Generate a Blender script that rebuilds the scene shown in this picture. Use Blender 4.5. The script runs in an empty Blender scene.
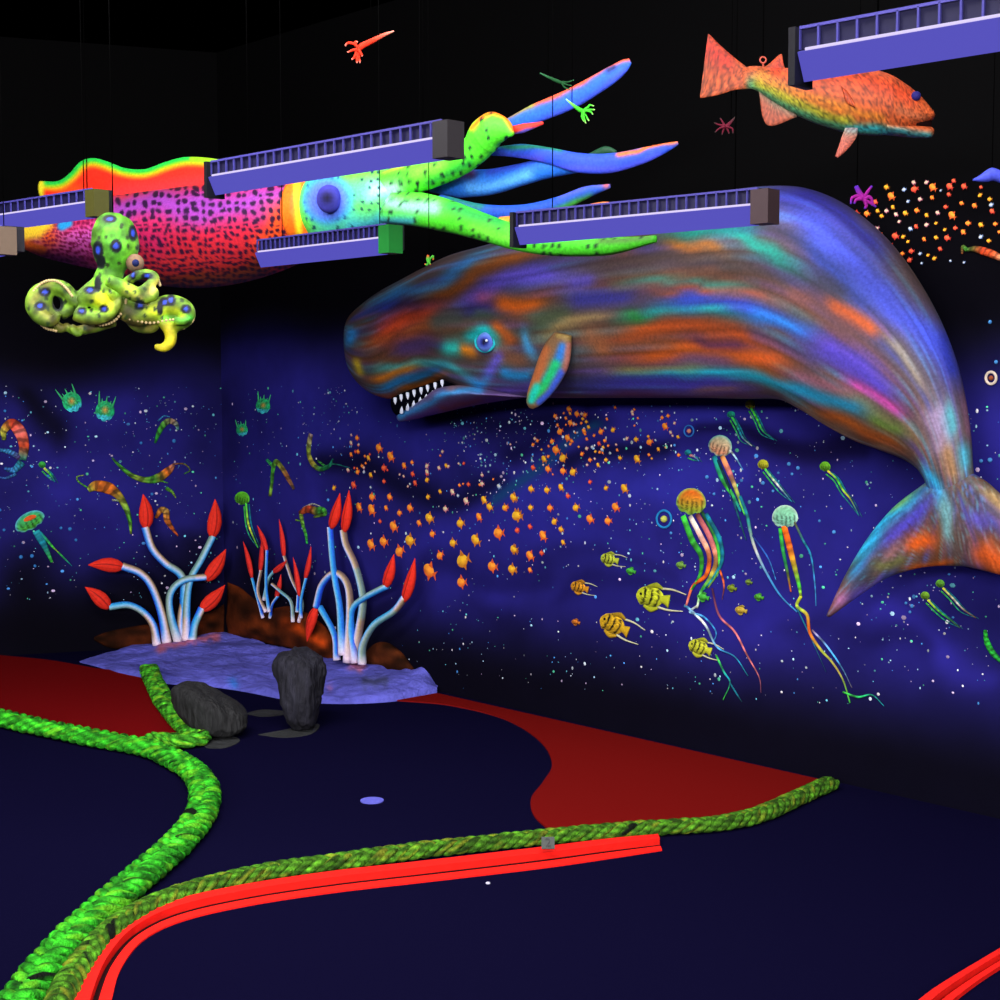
import bpy, math, random
import numpy as np
from mathutils import Vector
random.seed(7); RNG = np.random.default_rng(7)
SC = bpy.context.scene; COL = SC.collection
F = 1500.0; PITCH = math.atan(115.0/1500.0); H = 1.6
CAM = np.array([0.0, 0.0, H])
RT = np.array([1.0, 0, 0]); FW = np.array([0, math.cos(PITCH), -math.sin(PITCH)]); UP = np.array([0, math.sin(PITCH), math.cos(PITCH)])
Z = np.array([0.0, 0, 1.0])

def ray(px, py): return RT*((px-500)/F) + UP*((500-py)/F) + FW
def floor_at(px, py, z=0.0):
    d = ray(px, py); return CAM + d*((z-H)/d[2])
def proj(V):
    Q = np.asarray(V) - CAM; w = Q @ FW
    return np.stack([500 + F*(Q @ RT)/w, 500 - F*(Q @ UP)/w], -1)
class Plane:
    """a real surface in the room: points are found on it (or OFF metres in front of it)"""
    def __init__(s, p, n): s.p = np.array(p, float); s.n = np.array(n, float)/np.linalg.norm(n)
    def P(s, px, py, off=0.0):
        d = ray(px, py); q = s.p + s.n*off
        return CAM + d*(np.dot(q-CAM, s.n)/np.dot(d, s.n))
    def L(s, pts, off=0.0): return np.array([s.P(x, y, off) for x, y in pts])
    def scale(s, px, py, off=0.0): return np.linalg.norm(s.P(px, py+1, off)-s.P(px, py-1, off))/2
def upright(a, b):
    d = np.array([b[0]-a[0], b[1]-a[1], 0]); n = np.array([d[1], -d[0], 0]); n /= np.linalg.norm(n)
    if np.dot(n, CAM-a) < 0: n = -n
    return Plane(a, n)
def by_depth(px, y):
    d = ray(px, 385); return CAM + d*(y/d[1])
CORNER = floor_at(225, 643)
WR = upright(CORNER, floor_at(1000, 819)); WL = upright(CORNER, floor_at(0, 656))
DR = np.cross(WR.n, Z); DR = DR if DR[0] > 0 else -DR          # along the right wall, away from the corner
DL = np.cross(WL.n, Z); DL = DL if DL[0] < 0 else -DL

# ---------------------------------------------------------------- colour
def lin(c):
    c = np.asarray(c, float)/255.0
    return np.where(c <= 0.04045, c/12.92, ((c+0.055)/1.055)**2.4)
def vnoise(P, f, seed=0):
    P = np.asarray(P)*f; i = np.floor(P).astype(np.int64); r = P-i; r = r*r*(3-2*r)
    def h(a, b):
        v = np.sin((a*127.1+b*311.7+seed*74.7))*43758.5453; return v-np.floor(v)
    x, y = i[:, 0], i[:, 1]
    return (h(x, y)*(1-r[:, 0])+h(x+1, y)*r[:, 0])*(1-r[:, 1])+(h(x, y+1)*(1-r[:, 0])+h(x+1, y+1)*r[:, 0])*r[:, 1]
def pdist(P, pts):
    pts = np.asarray(pts, float)
    if len(pts) == 1: return np.linalg.norm(P-pts[0], axis=1)
    best = np.full(len(P), 1e9)
    for a, b in zip(pts[:-1], pts[1:]):
        ab = b-a; t = np.clip(((P-a) @ ab)/max(ab @ ab, 1e-9), 0, 1)
        best = np.minimum(best, np.linalg.norm(P-(a+t[:, None]*ab), axis=1))
    return best
def pathd(P, pts):
    """distance to a brush line and how far along it (0..1)"""
    pts = np.asarray(pts, float); seg = np.linalg.norm(np.diff(pts, axis=0), axis=1); cum = np.r_[0, np.cumsum(seg)]; best = np.full(len(P), 1e9); tt = np.zeros(len(P))
    for i, (a, b) in enumerate(zip(pts[:-1], pts[1:])):
        ab = b-a; t = np.clip(((P-a) @ ab)/max(ab @ ab, 1e-9), 0, 1); d = np.linalg.norm(P-(a+t[:, None]*ab), axis=1)
        k = d < best; best = np.where(k, d, best); tt = np.where(k, (cum[i]+t*seg[i])/cum[-1], tt)
    return best, tt
def airbrush(P, col, strokes, dm, warp, wf):
    """soft strokes with feathered ends whose edges break up along the streak field DM"""
    P = P + (np.stack([vnoise(P, wf, 1), vnoise(P, wf, 2)], 1)-.5)*2*warp
    for pts, w, c in strokes:
        if len(pts) < 2: d, t = pdist(P, pts), np.full(len(P), .5)
        else: d, t = pathd(P, catmull(pts, 3))
        L = np.sum(np.linalg.norm(np.diff(np.asarray(pts, float), axis=0), axis=1)) if len(pts) > 1 else 0
        tap = np.clip(np.minimum(t, 1-t)*max(L, 1)/max(12, L*.22), 0, 1) if L > 24 else np.ones(len(P))
        k = .95*(.25+.75*tap)*np.exp(-(d*dm/(w*1.12))**2)
        col = col*(1-k[:, None])+np.asarray(c, float)*k[:, None]
    return col
def paint(P, col, strokes, warp=0.0, wf=0.05, power=2.0):
    P = np.asarray(P, float)
    if warp: P = P + (np.stack([vnoise(P, wf, 1), vnoise(P, wf, 2)], 1)-.5)*2*warp
    col = np.array(np.broadcast_to(np.asarray(col, float), (len(P), 3)))
    for st in strokes:
        pts, w, c = st[:3]; a = st[3] if len(st) > 3 else 0.9
        k = a*np.exp(-(pdist(P, pts)/w)**power)
        col = col*(1-k[:, None]) + np.asarray(c, float)*k[:, None]
    return col

# ---------------------------------------------------------------- materials
MATS = {}
def mat_paint(name, rough=0.75, spec=0.15, mottle=0.18, mscale=60.0, bump=0.0, bscale=60.0, stretch=(1, 1, 1)):
    if name in MATS: return MATS[name]
    m = bpy.data.materials.new(name); m.use_nodes = True; N = m.node_tree.nodes; K = m.node_tree.links
    b = N['Principled BSDF']; b.inputs['Roughness'].default_value = rough; b.inputs['Specular IOR Level'].default_value = spec
    at = N.new('ShaderNodeAttribute'); at.attribute_name = 'Col'
    tc = N.new('ShaderNodeTexCoord'); mp = N.new('ShaderNodeMapping'); mp.inputs['Scale'].default_value = stretch
    K.new(tc.outputs['Object'], mp.inputs['Vector'])
    nz = N.new('ShaderNodeTexNoise'); nz.inputs['Scale'].default_value = mscale; nz.inputs['Detail'].default_value = 3
    K.new(mp.outputs['Vector'], nz.inputs['Vector'])
    mr = N.new('ShaderNodeMapRange'); mr.inputs['From Min'].default_value = .25; mr.inputs['From Max'].default_value = .75
    mr.inputs['To Min'].default_value = 1-mottle; mr.inputs['To Max'].default_value = 1+mottle*.6
    K.new(nz.outputs['Fac'], mr.inputs['Value'])
    mx = N.new('ShaderNodeVectorMath'); mx.operation = 'SCALE'
    K.new(at.outputs['Color'], mx.inputs[0]); K.new(mr.outputs['Result'], mx.inputs['Scale'])
    K.new(mx.outputs['Vector'], b.inputs['Base Color'])
    if bump:
        n2 = N.new('ShaderNodeTexNoise'); n2.inputs['Scale'].default_value = bscale; n2.inputs['Detail'].default_value = 4
        K.new(mp.outputs['Vector'], n2.inputs['Vector'])
        bp = N.new('ShaderNodeBump'); bp.inputs['Strength'].default_value = bump; bp.inputs['Distance'].default_value = 0.02
        K.new(n2.outputs['Fac'], bp.inputs['Height']); K.new(bp.outputs['Normal'], b.inputs['Normal'])
    MATS[name] = m; return m
def mat_glow(name, c, s):
    m = bpy.data.materials.new(name); m.use_nodes = True; N = m.node_tree.nodes
    b = N['Principled BSDF']; b.inputs['Base Color'].default_value = (.01, .01, .02, 1); b.inputs['Specular IOR Level'].default_value = .1
    b.inputs['Emission Color'].default_value = (*lin(c), 1); b.inputs['Emission Strength'].default_value = s
    b.inputs['Roughness'].default_value = .5
    return m
PAINT = mat_paint('fluorescent_paint')
FINE = mat_paint('airbrushed_skin', rough=.6, spec=.25, mottle=.3, mscale=90)
MURAL = mat_paint('mural_wall_paint', rough=.85, spec=.05, mottle=.12, mscale=9)
CARPET = mat_paint('short_pile_carpet', rough=1, spec=0, mottle=.25, mscale=350, bump=.25, bscale=500)
ROPE = mat_paint('painted_rope_fibre', rough=.85, spec=.1, mottle=.4, mscale=70, bump=.7, bscale=110)
ROCK = mat_paint('dark_stone', rough=.8, spec=.25, mottle=.6, mscale=14, bump=1.0, bscale=18, stretch=(3, 3, .6))
SAND = mat_paint('rough_plaster', rough=.9, spec=.1, mottle=.3, mscale=14, bump=.9, bscale=22, stretch=(1, 1, 1))
METAL = mat_paint('painted_metal', rough=.5, spec=.3, mottle=.05)
BLACK = mat_paint('matt_black_paint', rough=1, spec=0, mottle=.05)
LENS = mat_glow('violet_lamp_diffuser', (80, 75, 184), 1.0)
TUBE = mat_glow('blacklight_tube', (225, 212, 250), 1.0)

# ---------------------------------------------------------------- mesh helpers
class MB:
    def __init__(s): s.V = []; s.Fc = []; s.C = []; s.n = 0
    def add(s, V, Fc, C):
        V = np.asarray(V, float).reshape(-1, 3); C = np.array(np.broadcast_to(np.asarray(C, float), (len(V), 3)))
        s.Fc += [tuple(int(i)+s.n for i in f) for f in Fc]; s.V.append(V); s.C.append(C); s.n += len(V); return s
    def repaint(s, fn):
        V = np.concatenate(s.V); C = np.concatenate(s.C); s.C = [fn(V, C)]; s.V = [V]; return s
    def build(s, name, mat=PAINT, parent=None, smooth=True, at=None):
        V = np.concatenate(s.V); C = np.concatenate(s.C)
        o = np.zeros(3) if parent is not None else (V.mean(0) if at is None else np.asarray(at, float))
        if parent is not None: o = np.array(parent.matrix_basis.translation if parent.parent is None else (parent.matrix_basis.translation+parent.parent.matrix_basis.translation))
        me = bpy.data.meshes.new(name); me.from_pydata((V-o).tolist(), [], s.Fc)
        a = me.color_attributes.new('Col', 'FLOAT_COLOR', 'POINT')
        buf = np.ones((len(V), 4), np.float32); buf[:, :3] = lin(np.clip(C, 0, 255)); a.data.foreach_set('color', buf.ravel())
        if smooth: me.polygons.foreach_set('use_smooth', np.ones(len(me.polygons), bool))
        me.materials.append(mat)
        ob = bpy.data.objects.new(name, me); COL.objects.link(ob)
        if parent is not None: ob.parent = parent
        else: ob.location = o
        return ob
def tag(o, label=None, cat=None, group=None, kind=None):
    for k, v in (('label', label), ('category', cat), ('group', group), ('kind', kind)):
        if v: o[k] = v
    return o
def thing(name, loc, label, cat, group=None):
    o = bpy.data.objects.new(name, None); o.empty_display_size = .05; COL.objects.link(o); o.location = tuple(loc)
    return tag(o, label, cat, group)
def catmull(pts, k=8):
    p = np.asarray(pts, float)
    if len(p) < 3:
        t = np.linspace(0, 1, k*(len(p)-1)+1)[:, None]; return p[0]*(1-t)+p[-1]*t
    e = np.vstack([2*p[0]-p[1], p, 2*p[-1]-p[-2]]); out = []
    t = np.linspace(0, 1, k, endpoint=False)[:, None]
    for i in range(1, len(e)-2):
        a, b, c, d = e[i-1], e[i], e[i+1], e[i+2]
        out.append(.5*((2*b)+(c-a)*t+(2*a-5*b+4*c-d)*t*t+(3*b-a-3*c+d)*t**3))
    return np.vstack(out+[p[-1:]])
def loft_faces(m, n, caps=True):
    f = [(i*n+j, i*n+(j+1) % n, (i+1)*n+(j+1) % n, (i+1)*n+j) for i in range(m-1) for j in range(n)]
    if caps: f += [tuple(range(n))[::-1], tuple((m-1)*n+j for j in range(n))]
    return f
def tube(path, ra, rb=None, N=Z, n=10, col=(200, 200, 200), caps=True):
    """elliptical tube: half width RA across the path, half thickness RB along N. COL: rgb or f(s, theta) -> rgb rows"""
    p = np.asarray(path, float); m = len(p)
    ra = np.interp(np.linspace(0, 1, m), np.linspace(0, 1, len(ra)), ra) if np.ndim(ra) else np.full(m, float(ra))
    rb = ra if rb is None else (np.interp(np.linspace(0, 1, m), np.linspace(0, 1, len(rb)), rb) if np.ndim(rb) else np.full(m, float(rb)))
    T = np.gradient(p, axis=0); T /= np.linalg.norm(T, axis=1)[:, None]+1e-12
    S = np.cross(T, np.broadcast_to(N, T.shape)); S /= np.linalg.norm(S, axis=1)[:, None]+1e-12
    Nn = np.cross(S, T)
    th = np.linspace(0, 2*math.pi, n, endpoint=False)
    V = p[:, None, :] + S[:, None, :]*(ra[:, None]*np.cos(th))[:, :, None] + Nn[:, None, :]*(rb[:, None]*np.sin(th))[:, :, None]
    if callable(col):
        s = np.repeat(np.linspace(0, 1, m), n); t = np.tile(th, m); C = col(s, t)
    else: C = col
    return V.reshape(-1, 3), loft_faces(m, n, caps), C
def grad(stops):
    xs = [a for a, _ in stops]; cs = np.array([c for _, c in stops], float)
    return lambda s, t: np.stack([np.interp(s, xs, cs[:, i]) for i in range(3)], 1)
def tubewall(mb, W, pts, rpx, off, thick, col, k=6, n=8):
    """a raised painted stroke on plane W; radii given as seen at the plane"""
    path = catmull(W.L(pts, off), k); sc = W.scale(*pts[len(pts)//2], off)
    r = np.atleast_1d(np.asarray(rpx, float))*sc
    mb.add(*tube(path, r if len(r) > 1 else float(r[0]), thick if np.ndim(thick) else np.minimum(r, thick) if len(r) > 1 else min(float(r[0]), thick), W.n, n, col)); return mb
def station_loft(mb, W, TB, b, off, ms=120, n=48, col=(128, 128, 128), sq=1.0):
    """body between matched upper and lower profile points; B: half thickness at each station (m)"""
    TB = np.array(TB, float); A = catmull(W.L(TB[:, 0:2], off), max(2, ms//len(TB))); B = catmull(W.L(TB[:, 2:4], off), max(2, ms//len(TB)))
    m = len(A); bb = np.interp(np.linspace(0, 1, m), np.linspace(0, 1, len(b)), b)
    th = np.linspace(0, 2*math.pi, n, endpoint=False)
    c = (A+B)/2; h = (A-B)/2
    ct = np.sign(np.cos(th))*np.abs(np.cos(th))**sq; st_ = np.sign(np.sin(th))*np.abs(np.sin(th))**sq
    V = c[:, None]+h[:, None]*ct[None, :, None]+W.n*(bb[:, None]*st_)[:, :, None]
    return mb.add(V.reshape(-1, 3), loft_faces(m, n), col)
def polygon_slab(pts3, up, h, col, close_bottom=True):
    """flat outline raised by H along UP"""
    p = np.asarray(pts3); n = len(p); V = np.vstack([p, p+np.asarray(up)*h])
    f = [tuple(range(n, 2*n))]+[(i, (i+1) % n, n+(i+1) % n, n+i) for i in range(n)]
    if close_bottom: f.append(tuple(range(n))[::-1])
    return V, f, col
def box(c, ex, ey, ez, hx, hy, hz, col):
    c = np.asarray(c); s = [(-1, -1, -1), (1, -1, -1), (1, 1, -1), (-1, 1, -1), (-1, -1, 1), (1, -1, 1), (1, 1, 1), (-1, 1, 1)]
    V = [c+ex*a*hx+ey*b*hy+ez*d*hz for a, b, d in s]
    return V, [(0, 3, 2, 1), (4, 5, 6, 7), (0, 1, 5, 4), (1, 2, 6, 5), (2, 3, 7, 6), (3, 0, 4, 7)], col
def ball(c, r, col, n=12, m=8, ax=None):
    ax = np.eye(3) if ax is None else np.array(ax); r = np.broadcast_to(np.asarray(r, float), 3); V = []
    for i in range(m+1):
        ph = math.pi*i/m
        for j in range(n):
            t = 2*math.pi*j/n; q = np.array([math.sin(ph)*math.cos(t), math.sin(ph)*math.sin(t), math.cos(ph)])*r
            V.append(np.asarray(c)+q @ ax)
    return V, loft_faces(m+1, n, False), col
CEIL = 3.6
def hang_wire(parent, p, r=.003, col=(9, 10, 9)):
    r = min(r, .002); col = (4, 4, 4)
    mb = MB().add(*tube(np.array([p, [p[0], p[1], CEIL]]), r, N=np.array([1., 0, 0]), n=6, col=col)); return mb.build('hanging_wire', BLACK, parent)

# ================================================================ SETTING
def wall(name, W, D, length, base, strokes, top_black):
    nu, nz = 420, 190; u = np.linspace(-0.0, length, nu); zz = np.linspace(0, CEIL, nz)
    V = CORNER[None, None, :]+D[None, None, :]*u[:, None, None]+Z[None, None, :]*zz[None, :, None]
    V = V.reshape(-1, 3); V[:, 2] = np.tile(zz, nu)
    f = [(i*nz+j, (i+1)*nz+j, (i+1)*nz+j+1, i*nz+j+1) for i in range(nu-1) for j in range(nz-1)]
    P = proj(np.where((V[:, 1] < .5)[:, None], [0, .5, 0], V))
    L = np.stack([np.repeat(u, nz), np.tile(zz, nu)], 1)
    cl = .55*vnoise(L*[1, 1.6], 1.3, 3)+.3*vnoise(L*[1, 1.7], 3.1, 4)+.15*vnoise(L, 7.3, 5)
    c = np.array([30, 28, 104])[None]*(.45+1.0*cl[:, None])+np.array([6, 4, 18])
    c = paint(P, c, strokes, warp=14, wf=.022)
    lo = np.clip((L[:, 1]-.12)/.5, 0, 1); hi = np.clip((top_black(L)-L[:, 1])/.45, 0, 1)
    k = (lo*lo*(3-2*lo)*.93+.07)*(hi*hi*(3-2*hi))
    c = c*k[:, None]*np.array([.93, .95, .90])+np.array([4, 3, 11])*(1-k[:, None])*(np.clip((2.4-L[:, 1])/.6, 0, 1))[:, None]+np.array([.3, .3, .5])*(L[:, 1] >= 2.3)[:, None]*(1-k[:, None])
    return MB().add(V, f, c).build(name, MURAL, smooth=False, at=CORNER)
wr_strokes = [
 ([(300, 420), (340, 440), (390, 425)], 30, (48, 46, 165), .7), ([(370, 400), (420, 435), (480, 470)], 26, (42, 40, 150), .7),
 ([(330, 465), (380, 482), (440, 492), (500, 480)], 14, (9, 8, 42), .85), ([(400, 415), (470, 412), (560, 412)], 16, (12, 10, 52), .8),
 ([(520, 450), (560, 425), (600, 420)], 12, (12, 10, 55), .7), ([(570, 465), (620, 462), (670, 462)], 11, (10, 9, 45), .85),
 ([(520, 500), (600, 500), (690, 490)], 20, (44, 44, 160), .7), ([(440, 540), (520, 530), (600, 545)], 26, (38, 36, 140), .7),
 ([(490, 500), (530, 475), (560, 450), (600, 425)], 6, (15, 70, 110), .7), ([(640, 430), (700, 415), (740, 410)], 18, (48, 48, 170), .7),
 ([(760, 435), (800, 450), (840, 440)], 14, (18, 12, 60), .8), ([(740, 560), (800, 540), (860, 480)], 22, (34, 32, 130), .6),
 ([(560, 590), (640, 585), (700, 590)], 12, (20, 16, 80), .6), ([(600, 620), (700, 620), (780, 610)], 26, (34, 30, 125), .6),
 ([(880, 600), (920, 640), (980, 680)], 14, (50, 44, 165), .75), ([(840, 600), (870, 560)], 16, (40, 38, 150), .5),
 ([(470, 600), (520, 630)], 18, (22, 18, 80), .5), ([(250, 480), (270, 450)], 20, (36, 34, 130), .5), ([(700, 430), (745, 425), (790, 445), (850, 452)], 9, (14, 10, 56), .7), ([(560, 560), (620, 556), (680, 566)], 9, (26, 22, 92), .6), ([(640, 500), (690, 478), (740, 480)], 12, (50, 48, 172), .6), ([(800, 640), (860, 625), (920, 650)], 14, (24, 20, 84), .6), ([(420, 560), (470, 575), (540, 570)], 10, (20, 16, 76), .6),
 ([(980, 360), (960, 330)], 14, (26, 22, 90), .5), ([(870, 280), (960, 300)], 26, (11, 10, 30), .8), ([(250, 560), (290, 600)], 26, (8, 6, 26), .8)]
wl_strokes = [([(140, 385), (150, 375)], 14, (32, 28, 105), .8), ([(60, 440), (100, 450), (130, 440)], 20, (30, 26, 105), .7),
 ([(90, 520), (110, 530)], 18, (30, 24, 105), .7), ([(20, 590), (60, 640), (160, 610)], 40, (4, 3, 12), .8), ([(30, 400), (60, 430)], 18, (6, 5, 20), .8), ([(190, 560), (200, 600)], 24, (8, 6, 30), .8)]
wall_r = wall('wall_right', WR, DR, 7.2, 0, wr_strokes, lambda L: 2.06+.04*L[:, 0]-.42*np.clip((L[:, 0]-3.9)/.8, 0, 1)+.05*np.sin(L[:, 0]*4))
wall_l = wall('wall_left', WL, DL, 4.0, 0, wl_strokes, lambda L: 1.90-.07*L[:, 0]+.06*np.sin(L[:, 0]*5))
for w, lb in ((wall_r, 'dark indigo mural wall with a night sea of specks behind the whale'), (wall_l, 'dark indigo mural wall behind the tall tube anemones')): tag(w, lb, kind='structure')
far = [CORNER, CORNER+DR*7.2, np.array([4.6, -7, 0]), np.array([-5.8, -7, 0]), CORNER+DL*4.0]
fl = MB(); fp = [np.array([q[0], q[1], -.05]) for q in far]
fl.add(*polygon_slab(fp, Z, .05, (13, 11, 38)))
floor = tag(fl.build('floor', CARPET, smooth=False), 'dark navy carpeted floor', kind='structure')
ce = MB().add(*polygon_slab([q+Z*CEIL for q in far], Z, .1, (.3, .3, .3))); tag(ce.build('ceiling', BLACK, smooth=False), 'matt black ceiling', kind='structure')
# floor smudges of olive paint
def patch(name, pts, col, z=.002, parent=floor, mat=SAND):
    p = [floor_at(x, y) for x, y in catmull(pts+pts[:1], 4)[:-1]]
    return MB().add(*polygon_slab([q+Z*.0005 for q in p], Z, z, col)).build(name, mat, parent, smooth=False)
for q in ([(245, 714), (262, 710), (288, 712), (284, 715), (262, 717)], [(258, 735), (285, 730), (318, 724), (312, 734), (285, 738)], [(204, 741), (228, 736), (240, 741), (226, 748), (206, 748)]):
    patch('paint_smudge', q, (48, 50, 50))
MB().add(*ball(floor_at(488, 884)+Z*.003, (.008, .008, .004), (190, 190, 210))).build('paint_fleck', PAINT, floor)

# ================================================================ CARPETS
def carpet(name, pts, label, col, z):
    p = [floor_at(x, y) for x, y in pts]
    return tag(MB().add(*polygon_slab(p, Z, z, col)).build(name, CARPET, smooth=False), label, 'carpet')
lc = catmull([(-60, 650), (0, 656), (50, 661), (95, 669), (140, 676), (152, 700), (175, 728), (198, 742), (150, 747), (90, 741), (30, 731), (-60, 712)], 6)
carpet('carpet', lc, 'dark red carpet area at the left wall inside the green rope bend', (112, 14, 16), .006)
rc = np.vstack([catmull([(395, 701), (450, 706), (505, 720), (540, 742), (552, 765), (543, 783), (531, 800), (535, 818), (556, 836)], 8), catmull([(640, 836), (720, 828), (770, 816), (835, 786)], 6), [(822, 781)], [(430, 692.5)]])
carpet('carpet', rc, 'dark red wavy-edged carpet strip along the whale wall', (114, 18, 16), .006)

# ================================================================ SAND BANK
def sand_bank():
    back = [(None, 79, 661), (None, 96, 657), (None, 118, 651.5), (WL, 150, 646.5), (WL, 190, 638), (WL, 222, 637), (WR, 245, 641), (WR, 280, 651), (WR, 310, 657), (WR, 350, 663), (WR, 385, 668), (WR, 410, 673), (WR, 424, 672), (WR, 438, 692)]
    front = [(80, 662.5), (92, 665.5), (104, 669), (118, 674), (142, 679), (168, 684), (210, 687), (245, 692), (280, 699), (310, 703), (350, 704), (390, 702), (415, 698), (437, 694)]
    A = catmull([w.P(x, y, .004) if w else floor_at(x, y, .004) for w, x, y in back], 12); B = catmull([floor_at(x, y) for x, y in front], 12)
    m = len(A); k = 30; V = []; 
    for i in range(m):
        for j in range(k):
            t = j/(k-1); q = A[i]*(1-t)+B[i]*t
            hgt = max(A[i][2], .012)*(1-t)**.7 if t < 1 else 0
            V.append([q[0], q[1], (max(.0, hgt)+.022*(t < .98))*min(1, .05+i/(m*.32))])
    V = np.array(V); nn = vnoise(V[:, :2], 9, 2)+.5*vnoise(V[:, :2], 22, 3)-.75
    V[:, 2] += nn*.03*np.repeat(np.minimum(1, .05+np.arange(m)/(m*.32)), k)*(np.tile(np.arange(k)/(k-1), m) < .97)
    V[:, 2] = np.maximum(V[:, 2], .0)
    base = V.copy(); base[:, 2] = 0
    c = np.array([98, 100, 200])[None]*(.85+.3*vnoise(V[:, :2], 6, 8)[:, None])
    P = proj(V); c = paint(P, c, [([(160, 648), (185, 641), (215, 637)], 3.5, (220, 110, 120), .8), ([(350, 664), (362, 668)], 3, (220, 130, 150), .8), ([(233, 682)], 5, (50, 130, 220), .8), ([(330, 687)], 3, (200, 110, 150), .6),
        ([(365, 683), (385, 681)], 5, (70, 75, 110), .8), ([(140, 668), (160, 672), (175, 680)], 3, (50, 52, 130), .5)], warp=3, wf=.2)
    f = [(i*k+j, i*k+j+1, (i+1)*k+j+1, (i+1)*k+j) for i in range(m-1) for j in range(k-1)]
    mb = MB().add(V, f, c)
    # skirt at the back and sides
    return tag(mb.build('sand_bank', SAND), 'pale violet rough plaster sand bank filling the room corner on the floor', 'sand bank')
sand_bank()

# ================================================================ BOULDERS
def boulder(pts_top_bot, dpt, label, seed, base_px, col, am=1.0, sq=.75):
    # profile stations top/bottom as seen, standing on the floor where base_px is
    g = floor_at(*base_px); W = Plane(g, [-.1, -1, 0])
    mb = MB(); station_loft(mb, W, pts_top_bot, dpt, 0, ms=90, n=64, col=col, sq=sq)
    def fn(V, C):
        U = np.stack([V[:, 0]*1.0+V[:, 1]*.6, V[:, 2]*.35+V[:, 1]*.3], 1)
        d = (vnoise(U, 26, seed)-.5)*.028+(vnoise(V[:, [0, 2]], 60, seed+1)-.5)*.012+(vnoise(V[:, [1, 2]], 9, seed+2)-.5)*.03
        return C*(1+9*d[:, None])
    mb.repaint(fn)
    V = mb.V[0]; U = np.stack([V[:, 0]*1.0+V[:, 1]*.6, V[:, 2]*.35+V[:, 1]*.3], 1); c0 = V.mean(0)
    dr = (V-c0)/np.linalg.norm(V-c0, axis=1)[:, None]
    V = V+dr*((vnoise(U, 22, seed)-.5)*.026+(vnoise(V[:, [0, 2]], 55, seed+1)-.5)*.012)[:, None]*am
    V[:, 2] = np.maximum(V[:, 2], .001); mb.V[0] = V
    return tag(mb.build('boulder', ROCK), label, 'rock')
boulder([(171, 690, 173, 704), (177, 684.5, 184, 719), (186, 682.5, 196, 729), (198, 685, 209, 734), (211, 691.5, 221, 735.5), (224, 699, 232, 734.5), (236, 706.5, 241, 731), (244, 713, 246, 727), (247, 717, 248, 722)],
        [.02, .07, .1, .13, .14, .12, .09, .05, .02], 'dark grey slab-like boulder lying on its side beside the green rope', 3, (212, 736), (33, 34, 34), .55, .6)
boulder([(272, 664, 275, 680), (277, 656, 281, 698), (284, 652, 287, 716), (293, 650, 295, 726), (303, 650.5, 305, 728), (313, 653, 315, 726), (320, 660, 320, 712), (326, 672, 324, 696)],
        [.02, .08, .12, .14, .14, .12, .07, .02], 'dark grey boulder standing upright in front of the violet sand bank', 9, (305, 728), (33, 33, 42))

# ================================================================ ROPES AND CURBS
def rope(pts, R, label, seed, tint=(70, 238, 48)):
    path = catmull([floor_at(x, y) for x, y in pts], 24)
    d = np.r_[0, np.cumsum(np.linalg.norm(np.diff(path, axis=0), axis=1))]; L = d[-1]
    m = int(L/(R*.13)); s = np.linspace(0, L, m); path = np.stack([np.interp(s, d, path[:, i]) for i in range(3)], 1)
    for _ in range(6): path[1:-1] = (path[:-2]+path[1:-1]*2+path[2:])/4
    T = np.gradient(path, axis=0); T /= np.linalg.norm(T, axis=1)[:, None]; S = np.cross(T, Z)
    mb = MB(); rng = np.random.default_rng(seed); nn = 10
    wob = 1+.16*(vnoise(np.stack([s*4, s*0], 1), 1, seed+20)-.5)
    for k in range(6):
        up = 1 if k % 2 else -1; ph = 2*math.pi*(k//2)/3; a = up*s/(R*.95)+ph
        c = path+S*(R*.70*np.sin(a)*wob)[:, None]+Z*(R*(.62+.26*np.cos(2*a+.8*up)))[:, None]
        rr = R*.36*(1+.25*(vnoise(np.stack([s*14, np.full(m, k*3.)], 1), 1, seed+k)-.5))
        V, f, _ = tube(c, rr, rr*.85, Z, nn, (0, 0, 0))
        th = np.tile(np.linspace(0, 2*math.pi, nn, endpoint=False), m); si = np.repeat(s, nn)
        Q = np.stack([si*13, th*.8+k*7], 1); v = vnoise(Q, 1, seed); v2 = vnoise(Q*2.7, 1, seed+3)
        fib = .78+.22*np.sin(si/(R*.12)+th*2.0)
        col = np.array(tint)[None]*(.28+.62*v[:, None]+.5*v2[:, None])*fib[:, None]
        y = np.clip((vnoise(Q*1.3, 1, seed+4)-.62)/.2, 0, 1)[:, None]*.55; col = col*(1-y)+np.array([tint[0]+75, tint[1]*.95, 40])*y  # yellow flecks put wet highlights into the strand colour
        dk = (vnoise(np.stack([si*3.5, th*.5+k], 1), 1, seed+9) > .9)[:, None]; col = np.where(dk, np.array([14, 20, 12]), col)
        mb.add(V, f, col)
    return tag(mb.build('rope', ROPE), label, 'rope')
rope([(-40, 714), (0, 724), (45, 735), (100, 746), (150, 756), (186, 773), (203, 791), (204, 811), (194, 832), (170, 859), (131, 893), (92, 928), (56, 965), (24, 1005), (-2, 1045)], .059,
     'thick bright green braided rope winding from the left edge to the front', 1)
rope([(149, 674), (156, 690), (164, 705), (172, 716), (182, 728), (194, 739), (200, 744), (186, 747.5), (168, 747), (150, 746)], .052, 'short green braided rope beside the lying boulder, ending at the sand bank', 2, (92, 225, 50))
R2 = [(52, 1025), (72, 985), (102, 945), (146, 915), (205, 893), (265, 879), (335, 869), (420, 857), (500, 848), (560, 842), (640, 835), (715, 830), (760, 820), (800, 802), (830, 788)]
rope(R2, .042, 'dull green braided rope crossing the floor behind the red curb', 3, (92, 165, 36))
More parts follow.
